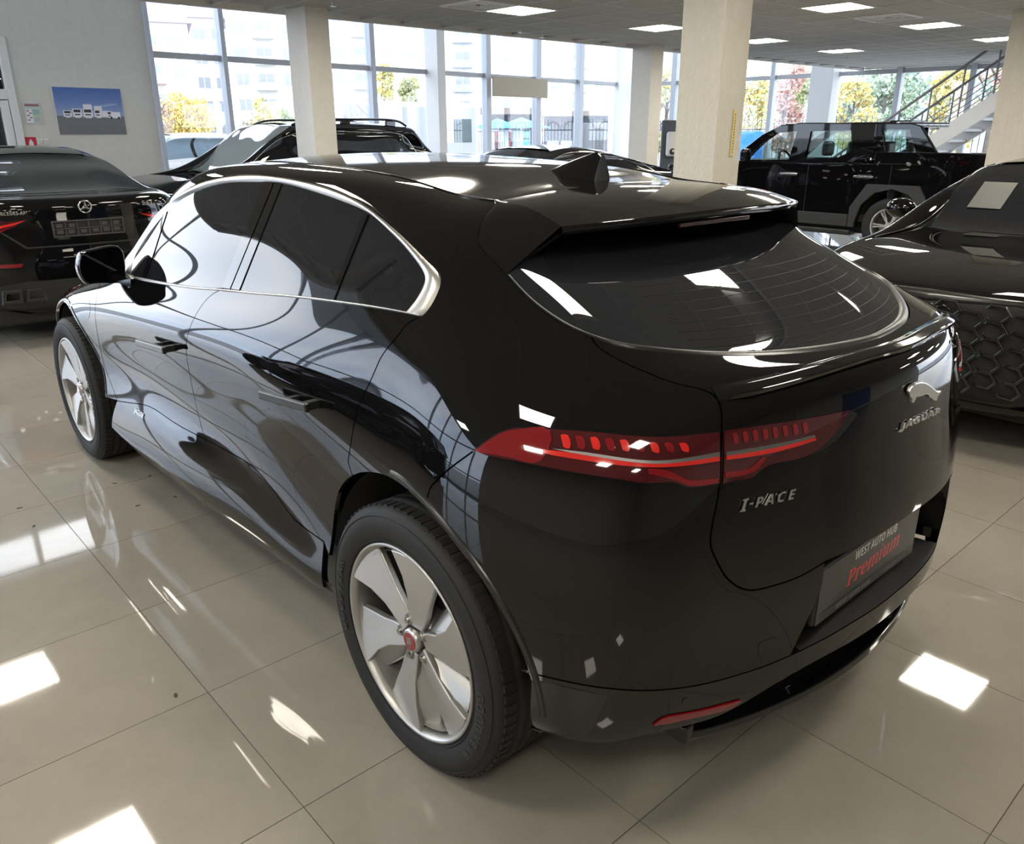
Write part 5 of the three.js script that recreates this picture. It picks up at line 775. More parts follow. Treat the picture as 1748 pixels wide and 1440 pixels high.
// black seven-seat wagon with roof rails, nose to the poster wall side
{
  const p = { hw: .97, zr: .98, zf: -3.86, wb: 2.9, belt: [1.17, 1.10], roof: 1.735, roofDrop: .045, rl: .56, lipY: 1.14, lipZ: .93, baseY: 1.19, baseZ: .88, roofR: .42, roofF: -1.65, cowlY: 1.10, cowlZ: -2.45, noseY: 1.0, wheelR: .38, tail: .1,
    dlo: [[.50, 1.24], [.36, 1.42], [.2, 1.56], [-.3, 1.60], [-1.0, 1.615], [-1.5, 1.59], [-1.9, 1.45], [-2.2, 1.25], [-2.28, 1.17], [-1.4, 1.19], [-.4, 1.21]], pillars: [[-1.1, 1.2, -1.05, 1.61], [.02, 1.22, -.06, 1.59]] };
  const { C, K, both } = makeCar('seven_seat_wagon', 'tall black wagon with roof rails, parked along the glazed wall behind a column', [7.02, 0, -11.15], Math.PI / 2, p, { wheel: wheelSilver, screen: phy(col(.42, .46, .45), { roughness: .02, transmission: .35, thickness: 0 }), dloTrim: M.chrome });
  for (const s of [1, -1]) { const rail = mesh('roof_rail', tube([V3(s * .60, 1.69, .36), V3(s * .6, 1.755, .22), V3(s * .6, 1.775, -.6), V3(s * .6, 1.76, -1.3), V3(s * .6, 1.70, -1.5)], .016, 40, 8), M.gloss, C); mesh('rail_foot', [rbox(s * .6 - .02, s * .6 + .02, 1.66, 1.76, .0, .16, .01), rbox(s * .6 - .02, s * .6 + .02, 1.66, 1.765, -.75, -.6, .01)], M.gloss, rail); }
  const F = (l, y) => K.front(l, y);
  for (const m of [1, -1]) { const hl = mesh('headlamp', K.panel([F(.86, .86), F(.6, .82), F(.56, .74), F(.84, .76)], { lift: .005, edge: .006, mirror: m }), phy(col(.5, .52, .54), { roughness: .05, clearcoat: 1 }), C, 'clear slim headlamp'); mesh('lamp_unit', K.panel([F(.8, .83), F(.66, .81), F(.66, .77), F(.8, .78)], { lift: .007, edge: .003, mirror: m }), M.chrome, hl); }
  both('grille', [F(0, .84), F(.45, .82), F(.48, .60), F(0, .58)], M.plastic, { lift: .005 });
}
// black fastback coupe
{
  const p = { hw: .925, zr: .98, zf: -3.66, wb: 2.82, belt: [1.02, .95], roof: 1.435, roofDrop: .05, rl: .50, lipY: 1.04, lipZ: .88, baseY: 1.08, baseZ: .70, roofR: -.55, roofF: -1.55, cowlY: .97, cowlZ: -2.30, noseY: .80, wheelR: .35, tail: .12,
    dlo: [[.22, 1.09], [.0, 1.21], [-.45, 1.33], [-1.0, 1.375], [-1.4, 1.37], [-1.75, 1.26], [-2.05, 1.07], [-2.12, 1.02], [-1.4, 1.03], [-.5, 1.06]], pillars: [[-.92, 1.05, -.9, 1.36], [-.14, 1.07, -.22, 1.28]] };
  const { C, K, both } = makeCar('fastback_coupe', 'low black fastback with silver window surround behind the crossover roof', [8.35, 0, -7.42], Math.PI / 2, p, { wheel: wheelDark, dloTrim: M.satinChrome, roofMat: M.paint });
  const F = (l, y) => K.front(l, y), R = (l, y) => K.rear(l, y);
  for (const m of [1, -1]) { mesh('headlamp', K.panel([F(.8, .74), F(.5, .70), F(.5, .64), F(.8, .66)], { lift: .005, edge: .006, mirror: m }), M.satinChrome, C); mesh('tail_lamp', K.panel([R(.3, .92), R(.72, .92), R(.72, .84), R(.3, .86)], { lift: .004, edge: .005, mirror: m }), M.redDeep, C); }
}
// black sports estate nosing in with a honeycomb grille
{
  const p = { hw: .975, zr: 1.05, zf: -3.92, wb: 2.93, belt: [1.0, .97], roof: 1.42, roofDrop: .05, rl: .54, lipY: 1.04, lipZ: .98, baseY: 1.07, baseZ: .9, roofR: .35, roofF: -1.62, cowlY: .985, cowlZ: -2.42, noseY: .86, wheelR: .365, tail: .12,
    dlo: [[.5, 1.08], [.3, 1.24], [-.1, 1.31], [-.9, 1.35], [-1.5, 1.34], [-1.9, 1.22], [-2.2, 1.06], [-2.25, 1.03], [-1.2, 1.04]], pillars: [[-1.0, 1.05, -.95, 1.34]] };
  const T0 = 100, { C, K, both } = makeCar('sports_estate', 'black sports estate with a large honeycomb grille and a paper sheet inside its windscreen', [8.28, 0, -1.64], Math.PI / 2, p, { wheel: wheelDark });
  const F = (l, y) => K.front(l, y);
  both('grille_opening', [F(0, .80), F(.42, .80), F(.60, .66), F(.54, .34), F(.4, .30), F(0, .30)], M.dark, { lift: .003 });
  const frameO = [F(0, .825), F(.44, .825), F(.635, .67), F(.57, .32), F(.42, .275), F(0, .275)], frameI = [F(0, .795), F(.42, .795), F(.60, .66), F(.54, .345), F(.4, .305), F(0, .305)];
  for (const m of [1, -1]) mesh('grille_surround', K.strip(resample(frameO, 50), resample(frameI, 50), .012, .004, m), M.satin, C);
  const hex = extrude(polar([0, 60, 120, 180, 240, 300].map((a) => [.060, a])), .012, .002, [polar([0, 60, 120, 180, 240, 300].map((a) => [.050, a]))]).scale(1.2, .78, 1);
  const hexM = std(col(.10, .10, .10), .22, .9);
  for (let r = -3; r <= 3; r++) for (let c = -5; c <= 5; c++) { const l = c * .112, y = .55 + r * .084 + (c % 2 ? .042 : 0); if (Math.abs(l) > .56 || y > .77 || y < .345 || Math.abs(l) > .58 - Math.max(0, (y - .66) * 1.1)) continue; const q = F(Math.abs(l), y), P = K.pos(...q), N = K.nrm(...q); const m = mesh('grille_cell', hex, hexM, C); m.position.set(-l, P.y, P.z - .006); m.rotation.y = Math.PI + Math.atan2(-N.x * Math.sign(l || 1) * .0, 1) - Math.sign(l) * Math.atan2(Math.abs(N.x), -N.z); }
  for (let k = 0; k < 4; k++) { const rg = mesh('ring_badge', new THREE.TorusGeometry(.042, .006, 8, 32), M.gloss, C); rg.position.set(-.093 + k * .062, .73, K.pos(...F(0, .73)).z - .014); }
  for (const m of [1, -1]) {
    const hl = mesh('headlamp', K.panel([F(.80, .80), F(.66, .77), F(.52, .70), F(.64, .66), F(.82, .71)], { lift: .004, edge: .006, mirror: m }), M.gloss, C, 'dark headlamp with a white light signature');
    mesh('light_signature', K.panel([F(.79, .785), F(.67, .755), F(.57, .71), F(.575, .70), F(.67, .74), F(.79, .77)], { lift: .008, edge: .003, mirror: m }), std(col(.75, .75, .73), .3), hl);
    mesh('intake', K.panel([F(.64, .56), F(.84, .60), F(.84, .34), F(.60, .31)], { lift: .003, edge: .004, mirror: m }), M.dark, C);
    mesh('intake_blade', K.panel([F(.62, .58), F(.70, .56), F(.66, .31), F(.58, .30)], { lift: .014, edge: .012, mirror: m }), M.satin, C);
  }
  both('splitter', [F(0, .275), F(.8, .285), F(.82, .25), F(0, .245)], M.gloss, { lift: .02, edge: .02 });
  // printed sheet against the windscreen
  const q = K.pixel(1694, 334, -1), P = K.pos(...q), N = K.nrm(...q), sheet = tag(mesh('paper_sheet', new THREE.BoxGeometry(.21, .297, .002), std(col(.13, .135, .12), .6)), 'grey printed sheet on the windscreen of the sports estate', 'sheet');
  const zA = V3(N.x, N.y, N.z), xA = V3(1, 0, 0).addScaledVector(zA, -zA.x).normalize().negate(), yA = V3().crossVectors(zA, xA), mm = new THREE.Matrix4().makeBasis(xA, yA, zA).setPosition(P.x + zA.x * .006, P.y + zA.y * .006, P.z + zA.z * .006); sheet.applyMatrix4(C.matrixWorld.clone().multiply(mm));
  for (const m of [1, -1]) { const e = [[K.tu[11] + 3, K.tv[6] + 1], [K.tu[11] - 1, K.tv[7]], [K.tu[10] + 3.5, T0 - 2]], c = smooth(e, 8); mesh('windscreen_trim', K.strip(c, c.map(([u, v]) => [u - .8, v]), .006, .003, m), M.satin, C); }
}

// another dark car beside the saloon: outside the frame, it shows as the black band mirrored in the crossover doors
makeCar('compact_wagon', 'black compact wagon beside the executive saloon, seen only as a reflection', [-3.25, 0, -6.6], 0,
  { hw: .93, zr: .95, zf: -3.5, wb: 2.7, belt: [1.08, 1.02], roof: 1.62, roofDrop: .05, rl: .54, lipY: 1.08, lipZ: .9, baseY: 1.12, baseZ: .85, roofR: .35, roofF: -1.5, cowlY: 1.03, cowlZ: -2.25, noseY: .9, wheelR: .36, tail: .1, dlo: [[.45, 1.15], [.25, 1.4], [-.4, 1.5], [-1.0, 1.52], [-1.5, 1.48], [-1.9, 1.3], [-2.15, 1.1], [-1.2, 1.12], [-.3, 1.14]], pillars: [[-1.0, 1.13, -.95, 1.52]] }, { wheel: wheelDark });
// ---------- black pickup truck beyond the columns ----------
{
  const XS = 11.35, P = thing('pickup_truck', 'black double cab pickup truck with grey wheel arch cladding near the stairs', 'car', [XS + .95, 0, -4.93], 0);
  const W = 1.9, pz = (px, py) => { const v = onPlane(px, py, 0, XS); return [v.z + 4.93, v.y]; };
  // side drawn as (z, y); front is -z
  const archR = .47, wheelR = .375, wb = 3.1, arch = (zc, a0, a1, n = 12) => Array.from({ length: n + 1 }, (_, k) => { const a = (a0 + (a1 - a0) * k / n) * Math.PI / 180; return [zc + Math.cos(a) * archR, wheelR + .03 + Math.sin(a) * archR]; });
  const yB = 1.17, yT = 1.70;
  const lower = [[1.12, .50], [1.12, 1.33], [-.3, 1.33], [-.3, yB], [-2.5, yB], [-2.62, 1.12], [-3.75, 1.02], [-3.92, .9], [-3.92, .42], ...arch(-wb, 180, 0).map(([z, y]) => [z, y]), [-wb + archR, .34], [-archR, .34], ...arch(0, 180, 0), [.6, .5]];
  const lathe = (pts, x0, x1, holes = [], bev = .012) => { const g = extrude(pts, x1 - x0 - 2 * bev, bev, holes); return g.rotateY(-Math.PI / 2).translate(x1 - bev, 0, 0); }; // (z, y) -> extruded along x
  for (const s of [-1, 1]) { const x0 = s < 0 ? -.95 : .87, x1 = x0 + .08; mesh('body_side', lathe(s < 0 ? lower : lower.map(([z, y]) => [z, Math.min(y, 1.19)]), x0, x1), M.paint, P); }
  // upper cab side with see-through windows
  const cab = [[1263, 275], [1266, 256], [1298, 231], [1330, 215], [1366, 211], [1553, 212], [1568, 216], [1596, 264], [1596, 268], [1480, 268], [1480, 276]].map((p) => pz(...p));
  const w1 = [[1270, 273], [1300, 243], [1322, 227], [1358, 223], [1343, 273]].map((p) => pz(...p)), w2 = [[1370, 272], [1381, 224], [1450, 222], [1452, 258], [1424, 270]].map((p) => pz(...p)), w3 = [[1508, 263], [1502, 220], [1550, 221], [1561, 262]].map((p) => pz(...p));
  const cabFar = [...cab.slice(0, 5), pz(1490, 212), pz(1484, 276)];
  for (const s of [-1, 1]) { const x0 = s < 0 ? -.90 : .83, x1 = x0 + .07; mesh('cab_side', lathe(s < 0 ? cab : cabFar, x0, x1, s < 0 ? [w1, w2, w3] : [w1, w2]), M.paint, P); for (const w of s < 0 ? [w1, w2, w3] : [w1, w2]) mesh('side_glass', lathe(w, x0 + .025, x0 + .045, [], .004), phy(col(.75, .82, .8), { roughness: 0, transmission: 1, thickness: 0 }), P); }
  mesh('roof', rbox(-.88, .88, yT - .05, yT + .02, -1.75, -.1, .03), M.paint, P); mesh('roof_box', rbox(-.25, .25, yT + .01, yT + .045, -.5, -.2, .015), M.paint, P);
  mesh('bonnet', [rbox(-.9, .9, .95, 1.10, -3.85, -2.5, .06, 3)], M.paint, P); mesh('nose', rbox(-.93, .93, .4, 1.0, -3.95, -3.6, .08, 3), M.paint, P);
  mesh('windscreen', gridGeo((a, b) => [-.82 + 1.64 * a, yB + (1.62 - yB) * b, -2.42 + .70 * b], 4, 4), phy(col(.75, .82, .8), { roughness: 0, transmission: 1, thickness: 0 }), P);
  mesh('bed', [box(-.87, .87, .55, .6, -.0, 1.1), box(-.87, .87, .55, 1.30, 1.06, 1.12)], M.paint, P); mesh('bed_rail', rbox(-.96, -.86, 1.325, 1.35, .9, 1.13, .01), M.satin, P);
  mesh('cab_back', box(-.85, .85, .5, 1.3, -.1, -.02), M.dark, P); mesh('cab_floor', box(-.86, .86, .4, .5, -2.5, 0), M.dark, P); mesh('dashboard', rbox(-.85, .85, .95, 1.2, -2.45, -2.1, .05), M.plastic, P);
  // grey cladding
  const clad = (zc) => { const o = [], i = []; for (let k = 0; k <= 6; k++) { const a = k * 30; const q = a * Math.PI / 180; i.push([zc + Math.cos(q) * archR, wheelR + .03 + Math.sin(q) * archR]); } const A = [[zc + archR + .08, .34], [zc + archR + .08, .60], [zc + archR - .12, .915], [zc - archR + .12, .915], [zc - archR - .08, .60], [zc - archR - .08, .34]]; return [...A, [zc - archR, .34], ...i.reverse(), [zc + archR, .34]]; };
  for (const s of [-1, 1]) for (const zc of [0, -wb]) { const x0 = s < 0 ? -.985 : .94; mesh('arch_cladding', lathe(clad(zc), x0, x0 + .045, [], .006), std(col(.022, .022, .024), .55), P); }
  for (const s of [-1, 1]) { mesh('sill_cladding', rbox(s * .955 - .02, s * .955 + .02, .33, .50, -wb + archR + .1, -archR - .1, .01), std(col(.022, .022, .024), .55), P); mesh('side_step', rbox(s * .93 - .1, s * .93 + .1, .22, .29, -wb + archR + .05, -archR - .02, .02), M.plastic, P); }
  for (const z of [-.42, -1.55]) { const h = mesh('door_handle', rbox(-.985, -.965, 1.0, 1.03, z - .14, z + .14, .008), M.chrome, P); mesh('handle_pocket', rbox(-.956, -.95, .985, 1.045, z - .1, z + .1, .002), M.dark, h); }
  for (const z of [-.06, -1.26]) mesh('door_gap', box(-.953, -.951, .5, yB, z - .004, z + .004), M.dark, P);
  mesh('door_mirror', rbox(-1.17, -.98, 1.17, 1.36, -2.3, -2.18, .05, 3), M.paint, P);
  // seats and wheel seen through the glass
  for (const [x, z] of [[-.4, -1.35], [.4, -1.35], [-.4, -.45], [.4, -.45]]) { const st = mesh('seat', [rbox(x - .24, x + .24, .75, 1.22, z, z + .14, .06, 3)], M.plastic, P); mesh('headrest', rbox(x - .13, x + .13, 1.26, 1.47, z + .02, z + .12, .05, 3), M.plastic, st); }
  mesh('steering_wheel', new THREE.TorusGeometry(.18, .016, 8, 30).rotateX(-.4).translate(-.4, 1.16, -1.95), M.plastic, P); mesh('rear_view_mirror', rbox(-.12, .12, 1.5, 1.56, -1.85, -1.82, .01), M.plastic, P);
  const truckWheel = genericWheel(wheelR, .235, .26, 6, M.alloy); for (const z of [0, -wb]) for (const s of [-1, 1]) { const w = truckWheel.clone(); w.name = 'wheel'; w.position.set(s * .83, wheelR, z); w.rotation.y = s * Math.PI / 2; P.add(w); const l = mesh('arch_liner', gridGeo((a, b) => { const t = (-10 + 200 * a) * Math.PI / 180; return [s * (.5 + .4 * b), wheelR + .03 + Math.sin(t) * archR, z + Math.cos(t) * archR]; }, 24, 3), M.dark, P); }
  mesh('underbody', rbox(-.7, .7, .22, .5, -3.7, 1.0, .04), M.dark, P);
}
// ---------- outside ----------
const far = (px, depth, y = 0) => { const d = pixelRay(px, 224), k = depth / Math.hypot(d.x, d.z); return V3(d.x * k, y, d.z * k); };
const GROUND = -.02;
{
  const g = structure('ground', 'pale asphalt yard outside the glazing', 'ground');
  mesh('asphalt', box(-150, 260, GROUND - .3, GROUND, -260, -14.6), std(col(.3, .3, .3), .9), g);
  mesh('asphalt', box(-150, XL - .35, GROUND - .3, GROUND, -14.6, 60), std(col(.3, .3, .3), .9), g);
  mesh('asphalt', box(XR + .35, 260, GROUND - .3, GROUND, -14.6, 60), std(col(.3, .3, .3), .9), g);
}
// apartment blocks
const winG = new THREE.BoxGeometry(1, 1, .12), winM = std(col(.3, .32, .345), .35), winF = std(col(.7, .7, .7), .6);
function block(label, px0, px1, depth, floors, wall, roofH, opt = {}) {
  const a = far(px0, depth), b = far(px1, depth * (opt.skew ?? 1)), w = a.distanceTo(b), o = thing('apartment_block', label, 'building', [a.x, GROUND, a.z], Math.atan2(-(b.z - a.z), b.x - a.x));
  const h = floors * 3 + .8, D = 12; mesh('wall', box(0, w, 0, h, -D, 0), wall, o);
  if (roofH) { const rf = mesh('roof', extrude([[-.5, h], [w + .5, h], [w * .82, h + roofH], [w * .18, h + roofH]], D + .8).translate(0, 0, -D - .4), opt.roof ?? std(col(.33, .24, .27), .8), o); }
  else mesh('parapet', box(-.1, w + .1, h, h + .7, -D, .15), wall, o);
  const n = Math.max(2, Math.round(w / 3.1)), r = rng(Math.round(px0));
  for (let f = 0; f < floors; f++) for (let i = 0; i < n; i++) {
    const x = (i + .5) * w / n, y = f * 3 + 1.9, bal = opt.balcony && (i % opt.balcony) === 1 && f > 0, ww = bal ? 2.0 : 1.3 + .3 * ((i * 7) % 3 === 0);
    const m = mesh('window', winG, winF, o); m.scale.set(ww, 1.5, 1); m.position.set(x, y, .03);
    for (const s of [-1, 1]) { const p = mesh('pane', winG, winM, o); p.scale.set(ww / 2 - .1, 1.34, 1); p.position.set(x + s * ww / 4, y, .05); }
    if (bal) { const q = mesh('balcony', [box(x - 1.3, x + 1.3, y - 1.3, y - 1.15, 0, 1.1), box(x - 1.3, x + 1.3, y - 1.15, y - .35, 1.02, 1.1), box(x - 1.3, x - 1.22, y - 1.15, y - .35, 0, 1.02), box(x + 1.22, x + 1.3, y - 1.15, y - .35, 0, 1.02)], opt.balM ?? wall, o); }
  }
  return o;
}
const bw = [std(col(.62, .58, .50), .9), std(col(.64, .63, .60), .9), std(col(.66, .64, .6), .9)];
block('cream apartment block with a mauve hipped roof behind yellow trees', 205, 342, 104, 4, bw[0], 3.0, { balcony: 3, balM: std(col(.55, .33, .3), .9), roof: std(col(.36, .30, .38), .8) });
block('pale apartment block with a steep gabled roof', 345, 402, 125, 5, bw[2], 3.4, { roof: std(col(.38, .33, .42), .8) });
block('white apartment block with paired windows and loggias', 405, 560, 116, 5, bw[1], 0, { balcony: 4 });
block('off-white apartment block seen between the column and the slim pillar', 562, 730, 112, 5, bw[1], 0, { balcony: 3 });
block('long white apartment block with blue loggias above the kiosks', 735, 925, 118, 5, bw[2], 0, { balcony: 4, balM: std(col(.35, .42, .55), .9) });
block('stepped white apartment block behind the rapid charger', 930, 1150, 120, 5, bw[1], 0, { balcony: 3 });
// trees: trunk, limbs and a crown of many small leaves
const leafG = (() => { const g = new THREE.BufferGeometry(); g.setAttribute('position', new THREE.Float32BufferAttribute([0, 0, 0, .5, .3, .12, 1, 0, 0, .5, -.3, .12], 3)); g.setIndex([0, 1, 2, 0, 2, 3]); g.computeVertexNormals(); return g; })();
function tree(label, px, depth, height, radius, colours, seed, opt = {}) {
  const p = far(px, depth), o = thing(opt.name ?? 'tree', label, 'tree', [p.x, GROUND, p.z], 0, opt.group), r = rng(seed), bark = std(col(.12, .095, .075), .9);
  const ch = opt.crown ?? .72, base = height * (1 - ch), limbs = [];
  mesh('trunk', new THREE.CylinderGeometry(height * .012, height * .022, height * .8, 8).translate(0, height * .4, 0), bark, o);
  for (let k = 0; k < 9; k++) { const a = k * 2.4 + r(), y = base + height * ch * (.08 + .7 * k / 9), R = radius * (.9 - .4 * k / 9); limbs.push(bar(V3(0, y * .8, 0), V3(Math.cos(a) * R, y + R * .5, Math.sin(a) * R), height * .006, 5)); }
  mesh('limbs', limbs, bark, o);
  const n = opt.leaves ?? 2600, I = new THREE.InstancedMesh(leafG, new THREE.MeshStandardMaterial({ color: 0xffffff, roughness: .9, side: THREE.DoubleSide }), n), m = new THREE.Matrix4(), q = new THREE.Quaternion(), e = new THREE.Euler(), blobs = Array.from({ length: opt.blobs ?? 16 }, () => { const a = r() * 6.283, u = r() * 2 - 1, s = Math.sqrt(1 - u * u) * (.35 + .5 * r()); return [Math.cos(a) * radius * s, base + height * ch * (.5 + u * .42), Math.sin(a) * radius * s, radius * (.25 + .25 * r()) * (opt.slim ?? 1)]; });
  for (let i = 0; i < n; i++) { const b = blobs[i % blobs.length], a = r() * 6.283, u = r() * 2 - 1, k = Math.cbrt(r()) * b[3], s = Math.sqrt(1 - u * u); e.set(r() * 6, r() * 6, r() * 6); q.setFromEuler(e); const z = (opt.leaf ?? .3) * (.6 + .8 * r()); m.compose(V3(b[0] + Math.cos(a) * s * k, b[1] + u * k, b[2] + Math.sin(a) * s * k), q, V3(z, z, z)); I.setMatrixAt(i, m); const c = colours[Math.floor(r() * colours.length)], v = .8 + .4 * r(); I.setColorAt(i, col(c[0] * v, c[1] * v, c[2] * v)); }
  I.name = 'crown'; I.userData.kind = 'stuff'; I.castShadow = true; o.add(I); return o;
}
const YEL = [[.72, .56, .16], [.76, .62, .22], [.6, .52, .2], [.66, .48, .16]], GRN = [[.26, .36, .12], [.34, .42, .16], [.42, .46, .2]], RED = [[.55, .3, .26], [.58, .36, .3], [.5, .36, .28]], PAL = [[.5, .52, .28], [.56, .54, .3], [.46, .5, .3]];
tree('broad golden yellow tree beyond the white hatchback', 322, 46, 3.3, 1.5, YEL, 11, { leaves: 3600, leaf: .2, crown: .85, blobs: 24 });
tree('bare pinkish shrub tree against the end of the poster wall', 268, 44, 3.4, 1.1, [[.45, .35, .3], [.4, .3, .22]], 12, { leaves: 700, leaf: .16, crown: .8 });
tree('yellow and green tree beyond the wagon windscreen', 446, 62, 3.6, 1.7, [...YEL, ...PAL], 13, { leaves: 3600, leaf: .24, crown: .85, blobs: 24 });
tree('small green tree touching the square column', 490, 66, 3.6, .9, GRN, 14, { leaves: 1800, leaf: .28, crown: .85 });
tree('tall pale yellow poplar behind the wagon roof', 660, 66, 6.6, .8, [...YEL, ...PAL], 15, { leaves: 3000, leaf: .26, crown: .88 });
tree('tall olive green poplar beside the slim pillar', 702, 68, 6.3, 1.0, PAL, 16, { leaves: 3600, leaf: .26, crown: .9, slim: .8 });
tree('yellow tree behind the wall charger', 1136, 40, 4.6, 1.0, [...YEL, ...PAL], 17, { leaves: 2600, leaf: .2, crown: .9 });
tree('yellow green tree just beside the beige textured column', 1276, 44, 4.2, 1.2, [...YEL, ...PAL], 18, { leaves: 2600, leaf: .2, crown: .9 });
tree('rust red tree behind the railings', 1334, 48, 5.0, 1.6, RED, 19, { leaves: 3000, leaf: .22, crown: .9 });
tree('lime green tree beside the glazed corner pier', 1384, 50, 5.0, 1.3, [...GRN, ...PAL], 20, { leaves: 2600, leaf: .22, crown: .9 });
tree('pale autumn tree in front of the distant wood', 1452, 56, 4.8, 1.5, [...PAL, ...YEL], 22, { leaves: 3000, leaf: .24, crown: .9 });
tree('round grey green tree behind the pickup roof', 1502, 62, 5.6, 2.4, [[.32, .4, .28], [.38, .45, .32]], 23, { leaves: 4200, leaf: .28, crown: .9, blobs: 24 });
tree('sparse yellow tree seen through the stair railing', 1612, 42, 4.2, 1.2, [...YEL, ...PAL], 24, { leaves: 1800, leaf: .2, crown: .9 });
tree('reddish tree beyond the upper flight of stairs', 1688, 40, 6.2, 1.5, [...RED, ...PAL], 25, { leaves: 2200, leaf: .22, crown: .8 });
for (let k = 0; k < 12; k++) tree('dark evergreen of the distant wood on the skyline', 1440 + k * 26, 180 + (k % 3) * 20, 10 + (k * 5 % 4), 6.5, [[.27, .36, .3], [.31, .4, .33]], 40 + k, { leaves: 1500, leaf: 1.0, crown: .95, group: 'distant evergreen wood' });
{ const a = far(1590, 120), o = thing('low_shed', 'long pale green shed in front of the distant wood', 'building', [a.x, GROUND, a.z], -1.2); mesh('wall', box(-9, 9, 0, 4.2, -4, 4), std(col(.42, .55, .52), .8), o); mesh('roof', extrude([[-9.4, 4.2], [9.4, 4.2], [9.4, 4.4], [0, 5.4], [-9.4, 4.4]], 8.6).translate(0, 0, -4.3), std(col(.5, .6, .58), .7), o); }
// iron railings along the side and the street
function railing(label, a, b, h, posts) {
  const o = thing('iron_railing', label, 'fence', [a.x, GROUND, a.z], Math.atan2(-(b.z - a.z), b.x - a.x)), L = a.distanceTo(b), m = std(col(.05, .05, .055), .6), n = Math.round(L / .16);
  mesh('rail', box(0, L, .2, .24, -.02, .02), m, o); mesh('rail', box(0, L, h - .3, h - .26, -.02, .02), m, o);
  const g = new THREE.CylinderGeometry(.011, .011, h, 6).translate(0, h / 2, 0); for (let i = 0; i <= n && i < 280; i++) { const q = mesh('picket', g, m, o); q.position.x = i * L / n; q.scale.y = .92 + .14 * Math.abs(Math.sin(i * .52)); }
  const ag = new THREE.TorusGeometry(.32, .011, 5, 16, Math.PI); for (let x = .4; x < L; x += .8) { const q = mesh('arch', ag, m, o); q.position.set(x, h - .3, 0); }
}
railing('black wrought iron railing with arches beyond the pickup truck', V3(25, GROUND, -23), V3(25, GROUND, 2), 1.95);
railing('black wrought iron railing in front of the kiosks', V3(13, GROUND, -29), V3(27, GROUND, -30.5), 1.9);
{ const o = thing('blue_hoarding', 'bright blue sheet hoarding hung on the railing', 'hoarding', [24.6, GROUND, -15.1], Math.PI / 2); const m = std(col(.02, .2, .62), .6); mesh('sheet', [rbox(0, 3.2, 0, 1.62, -.03, .03, .01), ...Array.from({ length: 15 }, (_, k) => box(.1 + k * .21, .16 + k * .21, .05, 1.6, .03, .05))], m, o); }
// kiosks and umbrellas across the street
for (const [px0, px1, d, lab, c] of [[826, 912, 52, 'dark market kiosk with a brown roof edge', [.05, .06, .09]], [926, 1046, 60, 'grey blue market kiosk beside the rapid charger', [.12, .14, .18]]]) {
  const a = far(px0, d), b = far(px1, d), w = a.distanceTo(b), o = thing('market_kiosk', lab, 'kiosk', [a.x, GROUND, a.z], Math.atan2(-(b.z - a.z), b.x - a.x));
  mesh('wall', box(0, w, 0, 2.6, -2.6, -2.4), std(col(...c), .8), o); mesh('roof', box(-.2, w + .2, 2.6, 2.95, -2.8, .3), std(col(.22, .17, .14), .8), o);
  for (let k = 0; k < 5; k++) mesh('post', box(k * w / 4 - .05, k * w / 4 + .05, 0, 2.6, -.05, .05), std(col(.08, .08, .1), .7), o);
  mesh('counter', box(.3, w - .3, 0, 1.0, -1.2, -.6), std(col(.45, .42, .4), .8), o);
}
for (const [px, d, c, lab] of [[850, 48, [.03, .38, .55], 'blue market umbrella by the kiosks'], [890, 44, [.05, .5, .5], 'turquoise market umbrella by the kiosks']]) { const a = far(px, d), o = thing('market_umbrella', lab, 'umbrella', [a.x, GROUND, a.z]); mesh('canopy', new THREE.ConeGeometry(1.5, .5, 8).translate(0, 2.05, 0), std(col(...c), .8), o); mesh('pole', bar(V3(0, 0, 0), V3(0, 2.1, 0), .03), M.white, o); }
for (const [px, c, lab] of [[842, [.55, .06, .06], 'red market stand under the blue umbrella'], [866, [.6, .1, .1], 'red display crate stand beside the railings'], [890, [.1, .45, .45], 'turquoise goods stand under the umbrella']]) { const a = far(px, 45), o = thing('market_stand', lab, 'stand', [a.x, GROUND, a.z], .4); mesh('frame', [box(-.5, -.44, 0, 1.7, -.3, .3), box(.44, .5, 0, 1.7, -.3, .3)], M.frame, o); for (let k = 0; k < 4; k++) mesh('goods', rbox(-.44, .44, .1 + k * .4, .42 + k * .4, -.28, .28, .04), std(col(...c.map((v) => v * (.7 + .15 * k))), .7), o); }
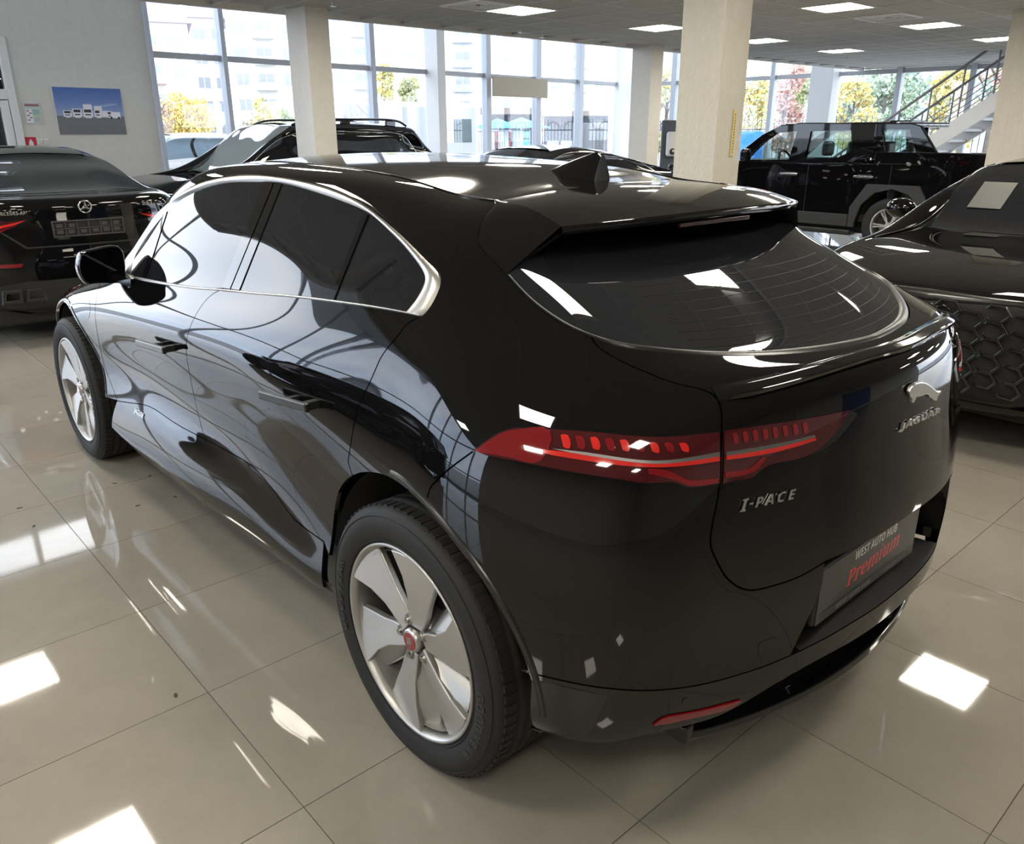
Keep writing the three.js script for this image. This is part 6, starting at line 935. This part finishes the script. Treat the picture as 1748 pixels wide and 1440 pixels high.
// white hatchback and van parked outside
{
  const wheel = wheelSilver, p = { hw: .9, zr: .85, zf: -3.35, wb: 2.6, belt: [1.06, 1.02], roof: 1.60, roofDrop: .05, rl: .52, lipY: 1.02, lipZ: .8, baseY: 1.06, baseZ: .74, roofR: .25, roofF: -1.5, cowlY: 1.0, cowlZ: -2.2, noseY: .85, wheelR: .33, tail: .1, dlo: [[.38, 1.15], [.15, 1.42], [-.5, 1.5], [-1.1, 1.51], [-1.5, 1.47], [-1.9, 1.27], [-2.12, 1.1], [-1.2, 1.11], [-.3, 1.13]], pillars: [[-1.0, 1.12, -.95, 1.51], [-.1, 1.13, -.15, 1.49]] };
  makeCar('parked_hatchback', 'white hatchback parked outside behind the poster wall corner', [8.2, GROUND, -18.9], Math.PI / 2, p, { wheel, paint: M.whiteCar, glass: phy(col(.2, .27, .33), { roughness: .03 }), screen: phy(col(.25, .33, .36), { roughness: .03 }) });
  const o = thing('delivery_van', 'white delivery van parked outside between the slim pillar and a mullion', 'van', [13.6, GROUND, -19.2], 0);
  mesh('body', rbox(-2.7, 1.62, .35, 2.35, -1, 1, .14, 4), M.whiteCar, o);
  mesh('side_window', [rbox(.7, 1.3, 1.35, 1.95, .99, 1.02, .06, 3)], phy(col(.12, .17, .18), { roughness: .05 }), o);
  for (const x of [-1.8, .9]) for (const z of [-.88, .88]) { const w = wheel.clone(); w.name = 'wheel'; w.scale.setScalar(.9); w.position.set(x, .33, z); w.rotation.y = z > 0 ? 0 : Math.PI; o.add(w); }
}
{ // rapid charger cabinet
  const a = glassHit(1016, 235, -1.9), o = thing('rapid_charger', 'grey rapid charging cabinet with louvres outside the glazing', 'charger', [a.x, GROUND, a.z], WALLANG);
  const m = std(col(.14, .14, .15), .5); mesh('cabinet', rbox(-.62, .62, 0, 1.86, -.4, .4, .03), m, o);
  for (let k = 0; k < 14; k++) mesh('louvre', box(-.52, -.14, .9 + k * .06, .93 + k * .06, .4, .415), M.dark, o);
  mesh('display', rbox(.34, .52, 1.25, 1.62, .4, .415, .01), M.gloss, o); mesh('logo_panel', box(.02, .16, 1.5, 1.6, .4, .408), std(col(.05, .3, .55), .5), o); mesh('cable', tube([V3(.1, 1.15, .42), V3(.1, .95, .5), V3(.18, .95, .5), V3(.18, 1.2, .42)], .018, 20, 6), M.white, o); mesh('canopy', rbox(-.5, .55, 1.98, 2.06, -.3, .3, .01), M.dark, o); mesh('canopy_post', [box(-.4, -.34, 1.86, 1.98, -.03, .03), box(.4, .46, 1.86, 1.98, -.03, .03)], M.dark, o);
}
renderer.render(scene, camera);
